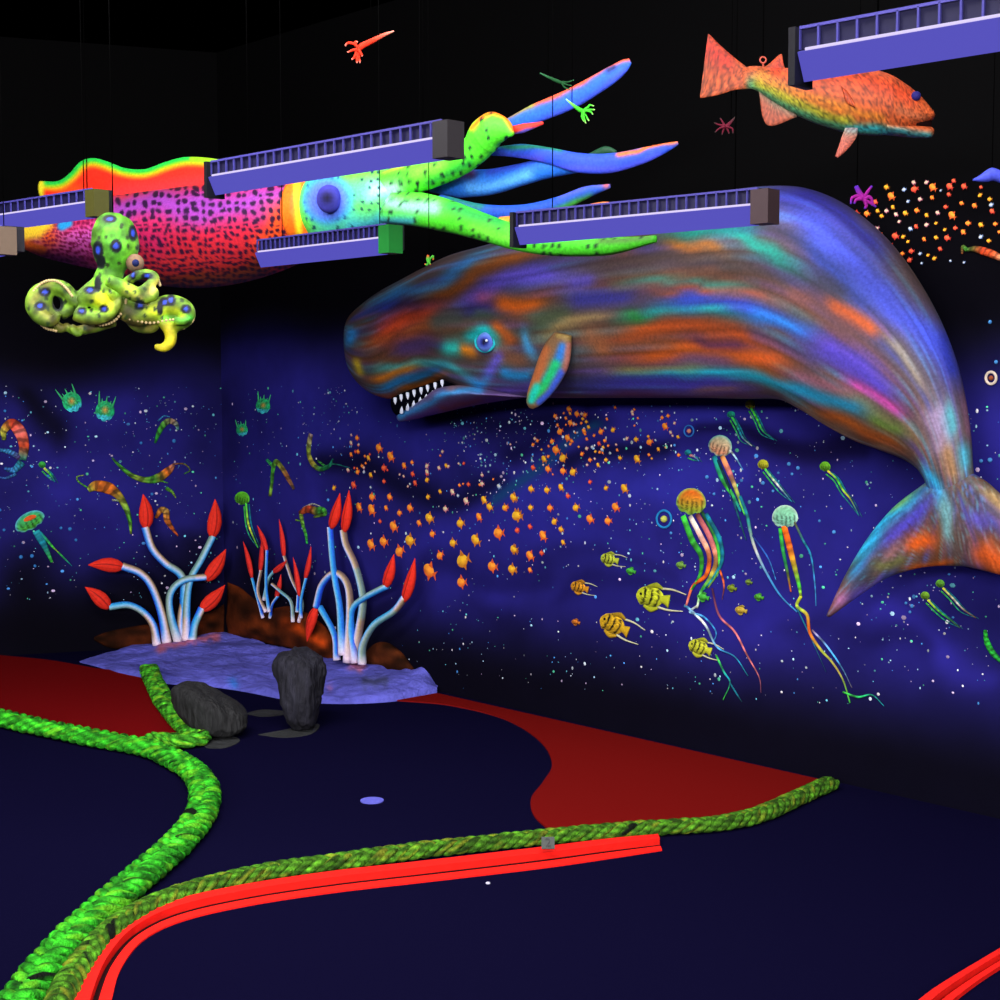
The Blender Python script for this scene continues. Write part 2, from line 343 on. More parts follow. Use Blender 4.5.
def curb(front, back, h0, h1, label, col=(250, 32, 24)):
    f = catmull([floor_at(x, y) for x, y in front], 10); b = catmull([floor_at(x, y) for x, y in back], 10)
    t = thing('curb', f.mean(0), label, 'curb')
    def strip(a, c, h, nm, cc):
        m = len(a); V = np.stack([a, a+Z*h, c+Z*h, c], 1).reshape(-1, 3)
        MB().add(V, loft_faces(m, 4), cc).build(nm, SAND2, t, smooth=False)
    g1 = f*.62+b*.38; g2 = f*.44+b*.56
    strip(f, g1, h0, 'lower_step', col); strip(g1+(b-f)*.005, g2, .002, 'groove', (26, 3, 6)); strip(g2, b, h1, 'upper_step', (col[0]*.92, col[1], col[2]))
    return t
SAND2 = mat_paint('painted_curb', rough=.7, spec=.1, mottle=.12, mscale=25, bump=.15, bscale=30)
curb([(104, 1045), (112, 1000), (122, 968), (145, 940), (185, 921), (250, 906), (335, 893), (430, 882), (540, 869), (610, 859), (662, 851)],
     [(64, 1045), (78, 1000), (98, 961), (127, 931), (171, 909), (239, 893), (329, 879), (424, 868), (534, 855), (605, 846), (658, 841)], .005, .026, 'bright red two-step curb curving along the front rope')
curb([(930, 1025), (960, 998), (1000, 970), (1060, 936)], [(905, 1020), (935, 996), (985, 965), (1050, 926)], .012, .024, 'short bright red curb in the front right corner of the floor')
# number plate on the rope
pc = floor_at(548, 843, .06); pt = thing('number_plate', pc, 'small dark square plate marked 2 sitting on the front rope', 'sign')
pn = np.array([0, -math.cos(.5), math.sin(.5)]); pu = np.array([0, math.sin(.5), math.cos(.5)])
MB().add(*box(pc, RT, pn, pu, .022, .004, .02, (60, 68, 62))).build('plate', METAL, pt, smooth=False)
cu = bpy.data.curves.new('numeral', 'FONT'); cu.body = '2'; cu.size = .04; cu.extrude = .001; cu.align_x = 'CENTER'; cu.align_y = 'CENTER'
tn = bpy.data.objects.new('temporary_text', cu); COL.objects.link(tn); nm = bpy.data.objects.new('numeral', bpy.data.meshes.new_from_object(tn.evaluated_get(bpy.context.evaluated_depsgraph_get()))); bpy.data.objects.remove(tn); bpy.data.curves.remove(cu)
COL.objects.link(nm); nm.parent = pt; nm.location = Vector(pn*.006); nm.rotation_euler = (math.pi/2-.5, 0, 0)
bm_ = bpy.data.materials.new('black_ink'); bm_.use_nodes = True; bm_.node_tree.nodes['Principled BSDF'].inputs['Base Color'].default_value = (.004, .004, .004, 1); nm.data.materials.clear(); nm.data.materials.append(bm_)
hp = floor_at(372, 801); V = [hp+np.array([math.cos(t)*.045, math.sin(t)*.045, 0]) for t in np.linspace(0, 2*math.pi, 32, endpoint=False)]
tag(MB().add(*polygon_slab(V, Z, .004, (100, 102, 205))).build('floor_disc', PAINT, smooth=False), 'small round pale violet disc flat on the dark floor', 'disc')
# ================================================================ SPERM WHALE
WH = .30
WHS = [  # brush strokes of the airbrushed skin: (line, width, colour)
 ([(368, 308), (403, 294), (438, 286), (470, 262), (500, 250)], 6, (30, 105, 170)), ([(375, 314), (396, 308), (430, 298)], 6, (36, 52, 140)), ([(407, 301), (459, 288), (480, 268), (526, 256), (550, 250)], 8, (125, 66, 18)),
 ([(375, 329), (415, 314), (440, 303)], 6, (120, 60, 125)), ([(371, 342), (400, 322), (424, 314), (445, 307)], 7, (190, 62, 26)), ([(361, 347), (410, 332), (440, 318)], 8, (140, 62, 20)),
 ([(445, 311), (473, 298), (500, 282), (540, 276), (580, 274)], 7, (84, 70, 180)), ([(459, 312), (490, 304), (505, 306)], 5, (32, 32, 112)), ([(424, 326), (446, 320), (470, 318)], 8, (62, 70, 64)),
 ([(388, 346), (435, 347)], 9, (76, 54, 110)), ([(361, 358), (403, 361), (440, 358)], 7, (96, 58, 36)), ([(449, 349), (455, 348)], 7, (40, 200, 180)), ([(463, 342), (480, 333), (492, 334)], 6, (20, 190, 190)),
 ([(466, 349), (472, 351)], 5, (222, 130, 20)), ([(350, 332), (348, 340)], 5, (40, 130, 200)), ([(357, 362), (358, 372)], 4, (190, 165, 30)), ([(365, 371), (403, 365), (418, 361), (441, 365), (459, 371), (474, 382)], 4, (60, 165, 165)),
 ([(365, 379), (389, 375), (418, 363)], 4, (196, 112, 20)), ([(371, 391), (389, 386), (413, 377), (430, 372), (446, 368)], 4.5, (24, 115, 175)), ([(375, 398), (393, 400)], 4, (170, 82, 30)), ([(396, 392), (418, 384), (446, 374)], 3, (185, 100, 30)),
 ([(462, 388), (490, 386)], 7, (124, 92, 110)), ([(482, 330), (492, 335), (496, 343)], 5, (20, 190, 190)), ([(495, 326), (508, 342)], 5, (175, 82, 22)), ([(500, 352), (520, 362)], 9, (112, 74, 52)), ([(499, 356), (486, 374)], 5, (92, 82, 195)),
 ([(466, 377), (478, 385), (487, 377)], 4, (40, 150, 205)), ([(505, 373), (528, 378)], 5, (32, 140, 205)), ([(524, 328), (527, 345), (533, 362)], 4.5, (60, 150, 205)), ([(492, 298), (515, 307), (548, 299)], 7, (205, 92, 16)), ([(470, 300), (495, 293)], 5, (142, 72, 115)),
 ([(470, 322), (478, 314), (500, 316)], 4, (60, 80, 66)), ([(480, 393), (530, 390), (560, 392)], 5, (92, 72, 165)), ([(532, 332), (545, 320), (580, 312)], 10, (66, 82, 56)), ([(540, 345), (560, 325), (590, 316), (620, 314)], 5, (128, 108, 66)),
 ([(575, 330), (600, 345), (598, 362)], 10, (122, 82, 55)), ([(599, 346), (664, 326), (706, 326), (742, 336), (784, 360)], 10, (152, 62, 16)), ([(612, 362), (669, 352), (716, 346), (758, 360), (795, 366)], 9, (172, 76, 20)),
 ([(685, 341), (752, 346)], 5, (74, 38, 62)), ([(607, 373), (669, 371), (716, 367)], 5, (118, 108, 44)), ([(620, 378), (656, 376), (706, 372), (752, 374), (784, 385), (820, 398)], 5, (22, 152, 172)), ([(590, 386), (690, 382), (755, 387)], 7, (60, 54, 160)),
 ([(690, 389), (742, 388)], 3, (112, 82, 90)), ([(590, 397), (700, 398), (780, 399)], 5, (72, 34, 66)), ([(615, 322), (640, 316), (664, 308), (706, 306), (752, 313)], 5, (22, 140, 112)), ([(625, 318), (650, 314)], 5, (30, 120, 42)),
 ([(650, 304), (669, 301), (726, 298), (768, 313), (812, 336)], 8, (42, 62, 170)), ([(638, 294), (685, 289), (747, 292), (790, 306)], 4, (134, 70, 52)), ([(612, 284), (664, 278), (716, 283), (755, 284)], 3.5, (62, 132, 114)), ([(660, 272), (705, 274), (747, 276)], 4, (122, 78, 55)),
 ([(560, 284), (600, 279)], 7, (86, 74, 176)), ([(560, 297), (600, 299), (640, 296)], 8, (52, 52, 145)), ([(560, 266), (664, 258), (742, 261), (780, 280)], 8, (66, 52, 46)), ([(661, 243), (706, 246), (726, 252)], 5, (142, 82, 22)), ([(640, 250), (600, 250), (560, 248)], 6, (90, 60, 50)),
 ([(659, 236), (716, 228), (747, 237), (784, 261), (804, 279)], 6, (16, 142, 122)), ([(700, 222), (760, 228)], 6, (24, 100, 110)), ([(760, 200), (800, 215), (844, 260), (886, 302), (922, 333), (948, 364), (956, 400)], 16, (56, 72, 192)), ([(770, 195), (810, 198), (850, 225), (890, 262)], 9, (30, 28, 110)), ([(800, 236), (850, 290), (880, 320)], 8, (36, 60, 150)),
 ([(808, 276), (849, 302)], 9, (42, 42, 62)), ([(818, 302), (854, 317), (883, 335)], 6, (205, 86, 20)), ([(780, 292), (818, 302)], 6, (110, 66, 60)), ([(883, 335), (906, 359), (927, 395)], 5, (118, 106, 92)), ([(740, 312), (766, 315), (818, 338)], 6, (32, 112, 192)), ([(805, 338), (857, 364), (901, 406)], 13, (78, 62, 185)),
 ([(844, 376), (875, 397), (909, 418)], 5, (155, 52, 122)), ([(740, 357), (787, 362)], 4, (192, 82, 30)), ([(779, 372), (844, 390), (865, 406)], 6, (125, 78, 92)), ([(839, 392), (886, 417), (922, 440)], 6, (112, 102, 72)), ([(779, 383), (831, 401), (870, 414)], 6, (22, 132, 172)), ([(865, 414), (906, 435)], 5, (82, 112, 42)),
 ([(805, 407), (857, 427), (909, 453)], 6, (134, 64, 16)), ([(787, 403), (849, 438), (896, 453)], 3, (142, 112, 82)), ([(930, 400), (943, 429), (940, 460)], 13, (142, 122, 152)), ([(945, 440), (950, 460), (956, 485)], 7, (152, 112, 72)), ([(926, 465), (932, 480), (945, 510)], 5, (42, 152, 192)), ([(964, 440), (966, 475)], 5, (62, 152, 172)),
 ([(966, 395), (971, 440)], 4, (132, 92, 112)), ([(948, 400), (953, 440)], 5, (70, 150, 160)), ([(940, 330), (958, 380)], 8, (40, 50, 150)),
 ([(927, 486), (886, 517), (868, 546), (853, 576)], 8, (32, 152, 192)), ([(914, 491), (886, 513)], 3, (92, 152, 92)), ([(934, 499), (903, 526), (879, 552)], 8, (62, 56, 162)), ([(938, 535), (916, 543), (903, 554)], 9, (205, 82, 16)), ([(903, 539), (879, 563)], 6, (124, 84, 82)), ([(900, 560), (880, 566)], 5, (90, 92, 50)),
 ([(848, 588), (833, 611)], 8, (162, 102, 142)), ([(874, 586), (846, 605)], 6, (92, 76, 182)), ([(955, 563), (903, 571)], 4, (185, 82, 20)), ([(943, 493), (949, 545)], 5, (92, 142, 142)), ([(972, 540), (1000, 563), (1030, 575)], 13, (192, 76, 16)), ([(965, 513), (995, 528)], 8, (72, 62, 152)), ([(976, 484), (1005, 508), (1040, 540)], 5, (152, 122, 72))]
def whale_skin(V, C, n=None):
    P = proj(V)
    if n:
        m = len(V)//n; s = np.repeat(np.linspace(0, 1, m), n); v = np.tile(np.cos(np.linspace(0, 2*math.pi, n, endpoint=False)), m); v = v+.10*(vnoise(np.stack([s*7, v*1.5], 1), 1, 40)-.5)
    else:
        dx, dy = P[:, 0]-950, P[:, 1]-470; s = np.hypot(dx, dy)/300; v = np.arctan2(dx, dy)*1.6
    S1 = vnoise(np.stack([s*9, v*9], 1), 1, 31); S2 = vnoise(np.stack([s*8, v*24], 1), 1, 32); S3 = vnoise(np.stack([s*13, v*58], 1), 1, 33); S4 = vnoise(np.stack([s*7, v*6], 1), 1, 34)
    c = np.array(np.broadcast_to(np.array([74., 60, 58]), V.shape))
    for S, lo, hi, q, a in ((S1, .5, .85, (46, 56, 140), .75), (S4, .55, .85, (112, 62, 26), .7), (S2, .6, .9, (84, 62, 130), .6), (S2, .1, .4, (40, 34, 40), -.5), (S3, .62, .92, (48, 120, 140), .55)):
        k = np.clip((S-lo)/(hi-lo), 0, 1) if a > 0 else np.clip((hi-S)/(hi-lo), 0, 1); k = k*abs(a); c = c*(1-k[:, None])+np.array(q, float)*k[:, None]
    c = airbrush(P, c, WHS, .66+.6*(.55*S2+.45*S3), 3.0, .045)
    return np.clip(c*(.72+.36*S3+.26*S2)[:, None]*.97, 0, 255)
wt = thing('sperm_whale', WR.P(650, 300, WH), 'huge sperm whale sculpture streaked blue, orange and teal mounted on the mural wall', 'whale')
TB = [(346.5, 327, 347, 338), (352, 315, 351, 356), (366, 303, 357, 377), (385, 290, 373, 393), (408, 278, 396, 399), (432, 266, 422, 389), (458, 254, 448, 382), (490, 245, 478, 392), (520, 237, 512, 397), (560, 229, 556, 398), (600, 219, 600, 398), (640, 209, 645, 398), (690, 198, 700, 398),
      (735, 190, 745, 399), (772, 186, 782, 400), (805, 188, 806, 411), (840, 202, 831, 427), (875, 229, 857, 441), (903, 262, 881, 450), (930, 306, 904, 459), (950, 351, 918, 468), (962, 395, 925, 477), (969, 435, 928, 485), (972, 465, 929, 494)]
BB = [.01, .05, .10, .14, .18, .2, .22, .24, .25, .26, .27, .27, .27, .26, .25, .23, .21, .19, .17, .14, .11, .09, .07, .05]
TB += [(975, 490, 934, 512), (972, 512, 944, 530)]; BB += [.045, .02]
mb = MB(); station_loft(mb, WR, TB, BB, WH, ms=380, n=120); mb.repaint(lambda V, C: whale_skin(V, C, 120)); mb.build('body', FINE, wt)
FL = [(827, 615, 830, 617), (846, 575, 856, 598), (868, 538, 885, 579), (893, 508, 915, 569), (917, 489, 938, 566), (940, 474, 955, 566), (962, 470, 968, 567), (984, 480, 985, 571), (1005, 498, 1005, 576), (1042, 528, 1042, 584), (1088, 592, 1084, 594)]
mb = MB(); station_loft(mb, WR, FL, [.01, .03, .035, .042, .052, .062, .062, .052, .042, .03, .01], WH, ms=120, n=60); mb.repaint(whale_skin); mb.build('tail_fluke', FINE, wt)
# mouth, jaw and teeth
mb = MB(); station_loft(mb, WR, [(394, 396, 397, 415), (410, 390, 412, 411), (430, 384, 432, 402), (448, 379, 449, 390), (458, 377, 458, 380)], [.03, .06, .07, .05, .01], WH+.02, ms=40, n=20, col=(10, 12, 22)); mb.build('mouth_interior', BLACK, wt)
JS = [([(400, 417), (422, 407), (450, 392), (480, 389)], 4.5, (60, 150, 215), 1), ([(410, 419), (460, 406), (500, 398)], 4, (100, 62, 150)), ([(440, 410), (480, 401)], 3, (130, 60, 60)), ([(450, 386), (470, 384)], 4, (140, 110, 120))]
mb = MB(); station_loft(mb, WR, [(398, 415, 400, 421.5), (408, 410, 411, 420), (422, 403.5, 428, 415.5), (438, 395, 450, 410), (453, 386.5, 472, 405), (472, 385, 492, 401.5), (492, 388, 515, 398), (510, 392, 530, 397)], [.015, .05, .09, .13, .18, .2, .2, .15], WH+.035, ms=60, n=40)
mb.repaint(lambda V, C: paint(proj(V), (96, 76, 120), JS, warp=2, wf=.1)); mb.build('lower_jaw', FINE, wt)
for i, (x, y, d) in enumerate([(395, 400, 1), (401, 397, 1), (407.5, 395, 1), (414, 392.5, 1), (421, 390, 1), (427.5, 387.5, 1), (435, 385, 1), (442, 382.5, 1), (401.5, 411, -1), (407.5, 408, -1), (413.5, 405, -1), (420, 401.5, -1), (426, 398.5, -1), (432, 395, -1)]):
    a = WR.P(x, y-2*d, WH+.12); b = WR.P(x+.4, y+4.6*d, WH+.13)
    MB().add(*tube(catmull([a, (a+b)/2, b], 4), [.009, .008, .001], N=WR.n, n=8, col=(214, 222, 236))).build('tooth', PAINT, wt)
# eye
ec = WR.P(485, 342, WH+.245); s = WR.scale(485, 342, WH+.2)
ey = MB().add(*ball(ec-WR.n*.01, (.045, .045, .045), (96, 130, 215), 20, 14)).repaint(lambda V, C: paint(proj(V), (100, 150, 215), [([(485, 342)], 8, (90, 110, 215)), ([(484, 342)], 5.2, (36, 48, 140)), ([(484, 342)], 3.0, (5, 6, 20), 1.0)], power=6)).build('eye', PAINT, wt)
MB().add(*ball(WR.P(486.5, 340.5, WH+.285), .006, (225, 235, 250))).build('glint', PAINT, ey)
for rr, cc in ((9.5, (40, 190, 200)), (7.2, (20, 30, 110))):
    th = np.linspace(0, 2*math.pi, 40); pts = np.array([WR.P(485+rr*math.cos(t), 342+rr*math.sin(t), WH+.238) for t in th])
    MB().add(*tube(pts, .006, .006, WR.n, 8, cc, False)).build('eyelid', PAINT, wt)
# pectoral fin
mb = MB(); station_loft(mb, WR, [(556, 332, 570, 336), (548, 341, 570, 352), (540, 357, 567, 368), (534, 374, 559, 384), (529, 389, 549, 397), (527, 401, 539, 406), (529, 407, 533, 409)], [.03, .035, .035, .03, .025, .018, .006], WH+.28, ms=60, n=36)
mb.repaint(lambda V, C: paint(proj(V), (120, 90, 60), [([(545, 350), (538, 372), (531, 392)], 5, (175, 96, 50)), ([(563, 348), (556, 366), (546, 380)], 5, (24, 110, 205)), ([(556, 364), (545, 384), (534, 396)], 5, (20, 185, 90)), ([(536, 386), (531, 400)], 4, (20, 190, 170)), ([(562, 372), (550, 392), (540, 402)], 4, (46, 84, 210)), ([(569, 345), (566, 370)], 3, (165, 100, 90)), ([(558, 336), (570, 338)], 3, (140, 118, 60))], warp=1, wf=.1, power=3))
mb.build('pectoral_fin', FINE, wt)

# ================================================================ GIANT SQUID
def by_px(px, y): return by_depth(px, y)
SQ = upright(by_depth(40, 7.5), by_depth(680, 5.2))
st = thing('giant_squid', SQ.P(260, 220), 'giant squid sculpture with black-spotted red mantle and blue-green arms hanging from the ceiling', 'squid')
mb = MB(); station_loft(mb, SQ, [(22, 233, 22, 239), (27, 222, 29, 247), (42, 214, 46, 257), (72, 206, 76, 265), (110, 198, 112, 273), (150, 192, 152, 284), (190, 187, 192, 288), (230, 181, 230, 284), (265, 176, 266, 274), (292, 173, 294, 262), (316, 171, 316, 252)],
    [.05, .11, .15, .19, .22, .24, .25, .24, .22, .2, .185], 0, ms=330, n=170)
def mantle(V, C):
    P = proj(V)
    c = paint(P, (198, 28, 52), [([(120, 205), (200, 207), (285, 200)], 20, (140, 62, 175)), ([(60, 240), (104, 242)], 22, (215, 100, 205)), ([(150, 260), (240, 262)], 16, (190, 40, 40)), ([(110, 255), (150, 240)], 14, (190, 30, 90)), ([(270, 250), (280, 225)], 18, (235, 84, 24)), ([(180, 287), (250, 276)], 12, (130, 58, 26)), ([(140, 284), (200, 287), (262, 270)], 10, (140, 62, 30)), ([(40, 245), (60, 262), (100, 268)], 8, (200, 90, 150)), ([(120, 188), (290, 172)], 8, (220, 50, 50)),
      ([(46, 228), (52, 240)], 12, (235, 90, 20))], warp=6, wf=.05)
    rng = np.random.default_rng(4); xs = P[:, 0]
    cell = np.where(xs < 105, 4.2, np.interp(P[:, 1], [195, 235, 275], [8.6, 7.0, 5.4]))
    for cs, sel in ((4.4, xs < 108), (8.4, (xs >= 108) & (P[:, 1] < 226)), (6.6, (xs >= 108) & (P[:, 1] >= 226) & (P[:, 1] < 258)), (5.6, (xs >= 108) & (P[:, 1] >= 258))):
        Q = (P+np.stack([vnoise(P, .11, 11), vnoise(P, .11, 12)], 1)*5)/cs; g = np.floor(Q); fr = Q-g
        h = np.sin(g[:, 0]*12.9+g[:, 1]*78.2)*43758.5; h -= np.floor(h); h2 = np.sin(g[:, 0]*39.3+g[:, 1]*11.1)*24634.6; h2 -= np.floor(h2)
        d = np.hypot((fr[:, 0]-.3-.4*h)*(1 if cs > 6 else .8), fr[:, 1]-.3-.4*h2)
        k = (np.clip((.34+.1*h-d)/.1, 0, 1)*(h+h2 > .12)*sel)[:, None]*.9
        c = c*(1-k)+(np.array([120, 10, 60]) if cs < 5 else np.array([30, 6, 40]))*k
    c = paint(P, c, [([(24, 232), (36, 228), (44, 222)], 10, (255, 214, 50), 1), ([(28, 246), (40, 250)], 6, (245, 110, 20), .9), ([(38, 219)], 6, (150, 200, 50), .9), ([(66, 224)], 7, (220, 30, 60), .8)], warp=1.5, wf=.1, power=4)
    c = paint(P, c, [([(62, 226), (68, 223)], 5, (40, 160, 225), 1)], power=5)
    return np.clip(c, 0, 255)
mb.repaint(mantle).build('mantle', FINE, st)
# rear fin
fin_t = [(40, 181), (58, 181), (70, 173), (80, 162), (92, 158), (106, 161), (125, 168), (145, 169), (165, 162), (185, 157), (210, 158), (235, 162), (252, 160)]
fin_b = [(41, 198), (58, 200), (72, 201), (84, 202), (96, 202), (110, 202), (128, 201), (148, 199), (168, 197), (188, 194), (212, 190), (236, 182), (252, 170)]
mb = MB(); station_loft(mb, SQ, [(a[0], a[1], b[0], b[1]) for a, b in zip(fin_t, fin_b)], [.015]*12+[.005], -.02, ms=150, n=60)
def finc(V, C):
    P = proj(V); d = pdist(P, catmull(fin_t, 4)); x = P[:, 0]
    c = np.array(np.broadcast_to(np.array([248., 46, 26]), V.shape)); c = paint(P, c, [([(120, 195), (200, 185)], 12, (225, 54, 60)), ([(60, 190), (75, 190)], 8, (248, 80, 20))], power=2)
    def mix(c, k, col): return c*(1-k[:, None])+np.array(col)*k[:, None]
    c = mix(c, np.clip((11-d)/4, 0, 1)*.9, (245, 175, 20)); c = mix(c, np.clip((7.5-d)/3, 0, 1), (150, 215, 30)); c = mix(c, np.clip((4.6-d)/2.4, 0, 1)*(x < 190), (40, 205, 70))
    c = mix(c, np.clip((46-x)/4, 0, 1), (235, 225, 40)); return mix(c, np.clip((x-218)/8, 0, 1), (75, 24, 20))
mb.repaint(finc).build('mantle_fin', FINE, st)
# collar and head
mb = MB(); station_loft(mb, SQ, [(311, 171, 311, 253), (316, 170, 316, 253), (323, 173, 324, 249), (327, 177, 328, 243)], [.18, .195, .19, .165], 0, ms=24, n=90, col=(250, 150, 20))
mb.repaint(lambda V, C: paint(proj(V), (245, 110, 20), [([(296, 170), (300, 255)], 3.6, (240, 220, 30))], power=3)).build('collar', FINE, st)
def spots(P, c, cs, size, ks, seed, sel=None, col=(6, 26, 28), wob=4):
    Q = (P+np.stack([vnoise(P, .09, seed), vnoise(P, .09, seed+1)], 1)*wob)/cs; g = np.floor(Q); fr = Q-g
    h = np.sin(g[:, 0]*12.9+g[:, 1]*78.2+seed)*43758.5; h -= np.floor(h); h2 = np.sin(g[:, 0]*39.3+g[:, 1]*11.1+seed)*24634.6; h2 -= np.floor(h2)
    d = np.hypot(fr[:, 0]-.3-.4*h, (fr[:, 1]-.3-.4*h2)*.8); k = np.clip((size-d)/.08, 0, 1)*(h2 > 1-ks)
    if sel is not None: k = k*sel
    return c*(1-k[:, None])+np.array(col)*k[:, None]
def headskin(V, C):
    P = proj(V)
    c = paint(P, (80, 205, 150), [([(303, 190), (306, 240)], 12, (90, 205, 60)), ([(320, 240), (350, 238), (380, 230)], 9, (60, 195, 190)), ([(345, 175), (380, 170)], 12, (110, 205, 50)), ([(360, 205), (380, 205)], 9, (90, 200, 90)), ([(375, 190), (390, 188)], 8, (150, 230, 220)), ([(350, 228), (385, 222)], 7, (70, 190, 210))], warp=4, wf=.06)
    c = spots(P, c, 8, .22, .6, 3, P[:, 0] > 303, (10, 60, 70))
    return paint(P, c, [([(327, 200)], 25, (40, 140, 215), 1), ([(327, 200)], 21.5, (86, 120, 222), 1), ([(327, 200)], 17, (74, 96, 200), 1)], power=7)
mb = MB(); station_loft(mb, SQ, [(322, 176, 323, 243), (330, 170, 332, 246), (342, 166, 346, 245), (364, 165, 372, 238), (388, 168, 398, 226), (405, 175, 412, 222)], [.155, .165, .16, .145, .12, .08], 0, ms=150, n=110)
mb.repaint(headskin).build('head', FINE, st)
pe = SQ.P(329, 199, .165); e = MB().add(*ball(pe, (.05, .05, .056), (14, 10, 40), 20, 12)).repaint(lambda V, C: paint(proj(V), (66, 66, 170), [([(327, 198)], 7.5, (10, 8, 34), 1)], power=2)).build('eye', PAINT, st)
def arm(pts, r, off, base, strokes, thick=.7, spot=None, n=26):
    sc = SQ.scale(*pts[0]); of = np.interp(np.linspace(0, 1, len(pts)), np.linspace(0, 1, len(np.atleast_1d(off))), np.atleast_1d(off)); path = catmull([SQ.P(x, y, o) for (x, y), o in zip(pts, of)], 14)
    rr = np.array(r, float)*sc; mb = MB().add(*tube(path, rr, rr*thick, SQ.n, n, base))
    def fn(V, C):
        P = proj(V); c = paint(P, base, strokes, warp=1.5, wf=.08)
        if spot: c = spots(P, c, *spot)
        return c
    return mb.repaint(fn).build('arm', FINE, st)
GR = (74, 214, 40)
arm([(500, 130), (532, 115), (559, 104), (580, 94), (610, 76), (624, 66), (630, 61)], [7, 10, 10.5, 10.5, 9, 6.5, 3], -.05, (30, 88, 198), [([(505, 116), (532, 104.5), (559, 93.5), (580, 83), (606, 66), (622, 59), (631, 58)], 3, (222, 80, 48), 1), ([(505, 114), (530, 105)], 4, (110, 150, 50)), ([(540, 122), (590, 98), (626, 72)], 5, (66, 84, 215)), ([(608, 71), (614, 67)], 2.5, (20, 30, 80))], .45)
arm([(484, 152), (520, 151), (550, 156), (580, 163), (612, 163), (645, 155), (668, 147), (678, 143)], [3, 7, 8, 9.5, 9.5, 7.5, 4, 1.5], -.02, (36, 70, 190), [([(618, 155), (650, 147.5), (677, 141)], 2.5, (225, 100, 40), 1), ([(490, 146), (530, 146), (560, 150)], 3, (20, 110, 70)), ([(560, 168), (620, 170), (660, 158)], 5, (70, 80, 215)), ([(500, 158), (540, 160)], 5, (70, 66, 190))], .5)
arm([(588, 157), (605, 151), (616, 152)], [3, 5, 2], -.1, (16, 62, 36), [])
arm([(430, 186), (460, 184), (490, 182), (520, 175), (548, 168), (580, 164), (600, 164)], [6, 14, 13, 11, 10, 8, 4], -.05, (30, 100, 200), [([(470, 188), (500, 185), (530, 176)], 6, (84, 160, 235)), ([(450, 176), (470, 174)], 6, (86, 40, 90)), ([(490, 172), (530, 160)], 5, (40, 60, 170))])
arm([(440, 200), (480, 211), (520, 213), (555, 206), (585, 193), (610, 186)], [6, 7, 8, 8, 6, 2], .02, (26, 70, 170), [([(560, 196), (590, 186), (610, 184)], 3, (70, 80, 180)), ([(555, 212), (590, 198)], 4, (50, 160, 40)), ([(606, 185)], 4, (190, 80, 70)), ([(450, 198), (480, 205)], 5, (20, 110, 90))])
arm([(500, 222), (545, 217), (580, 212), (605, 207), (626, 207)], [5, 5, 6, 5, 2], .04, (240, 130, 40), [([(500, 224), (560, 220)], 4, (90, 170, 50)), ([(590, 212), (615, 210)], 3, (120, 190, 40)), ([(620, 206)], 5, (240, 120, 120))])
arm([(370, 190), (400, 182), (430, 172), (456, 162), (474, 150), (484, 137), (493, 130), (505, 130), (513, 134)], [12, 16, 16, 15, 15, 18, 17, 10, 2], [.05, .1], GR, [([(471, 128), (480, 117), (492, 112.5), (505, 117), (513, 129)], 2.6, (240, 110, 20), 1), ([(385, 170), (440, 152)], 3, (180, 200, 60)), ([(375, 195), (395, 190)], 9, (170, 235, 215)), ([(430, 182), (470, 164)], 4, (30, 150, 50)), ([(415, 172), (440, 164)], 7, (120, 210, 60))], .7, (9, .25, .55, 21))
arm([(508, 131), (524, 128), (543, 123)], [4, 4.5, 1.5], .06, (225, 50, 34), [([(512, 135), (540, 127)], 2, (80, 90, 220))])
arm([(365, 210), (400, 207), (440, 214), (480, 226), (520, 239), (560, 246), (610, 246), (656, 239)], [13, 17, 16, 13, 11, 9, 8, 3], [.05, .1], GR, [([(380, 200), (405, 206), (435, 208)], 7, (140, 205, 190)), ([(375, 220), (410, 222)], 6, (70, 190, 220)), ([(450, 206), (500, 222)], 6, (30, 140, 60)), ([(470, 228), (520, 243)], 4, (110, 220, 60)), ([(600, 242), (650, 236)], 4, (70, 120, 40))], .7, (9, .23, .5, 33))
for px in (87, 420): hang_wire(st, SQ.P(px, 190, 0), .004)

# ================================================================ OCTOPUS
OC = Plane(by_depth(112, 5.0), [.08, -1, 0]); osc = 5.0/F
ot = thing('blue_ringed_octopus', OC.P(112, 300), 'yellow-green octopus sculpture with dark-ringed blue spots hanging from the ceiling', 'octopus')
raw = MB()
def otube(pts, r, off, flat=.9): 
    p = catmull(OC.L(pts, 0), 8); m = len(p); p = p+OC.n*np.interp(np.linspace(0, 1, m), np.linspace(0, 1, len(off)), off)[:, None]
    rr = np.array(r, float)*osc; raw.add(*tube(p, rr, rr*flat, OC.n, 14, (90, 200, 40)))
otube([(113, 213), (113, 219), (114, 230), (115, 246), (113, 258), (111, 270), (107, 284), (106, 298)], [7, 16, 22, 24, 20, 13, 15, 16], [0, 0], .95)
otube([(104, 278), (88, 291), (76, 305), (62, 316)], [6, 6, 7, 6], [.01, .03])
otube([(84, 305), (76, 300), (66, 289), (52, 287), (39, 294), (36, 307), (45, 318), (57, 322), (64, 314)], [7, 7, 7, 7, 7, 7.5, 8, 6, 3], [.04, .03, .05, .08])
otube([(46, 294), (45, 304), (50, 313), (58, 318)], [9, 10, 9, 6], [.03, .03])
otube([(60, 292), (66, 299), (66, 310)], [5, 5, 4], [.02, .02])
otube([(45, 318), (58, 327), (66, 331)], [6, 6, 3], [.02, .02])
otube([(84, 304), (95, 299), (106, 301), (110, 308)], [6, 9, 9, 6], [.08, .1])
otube([(80, 315), (96, 319), (112, 316), (122, 306), (125, 299)], [7, 8, 7, 5, 2], [.09, .1])
otube([(66, 326), (78, 331), (98, 327), (118, 322)], [4, 5, 6, 5], [.02, .04])
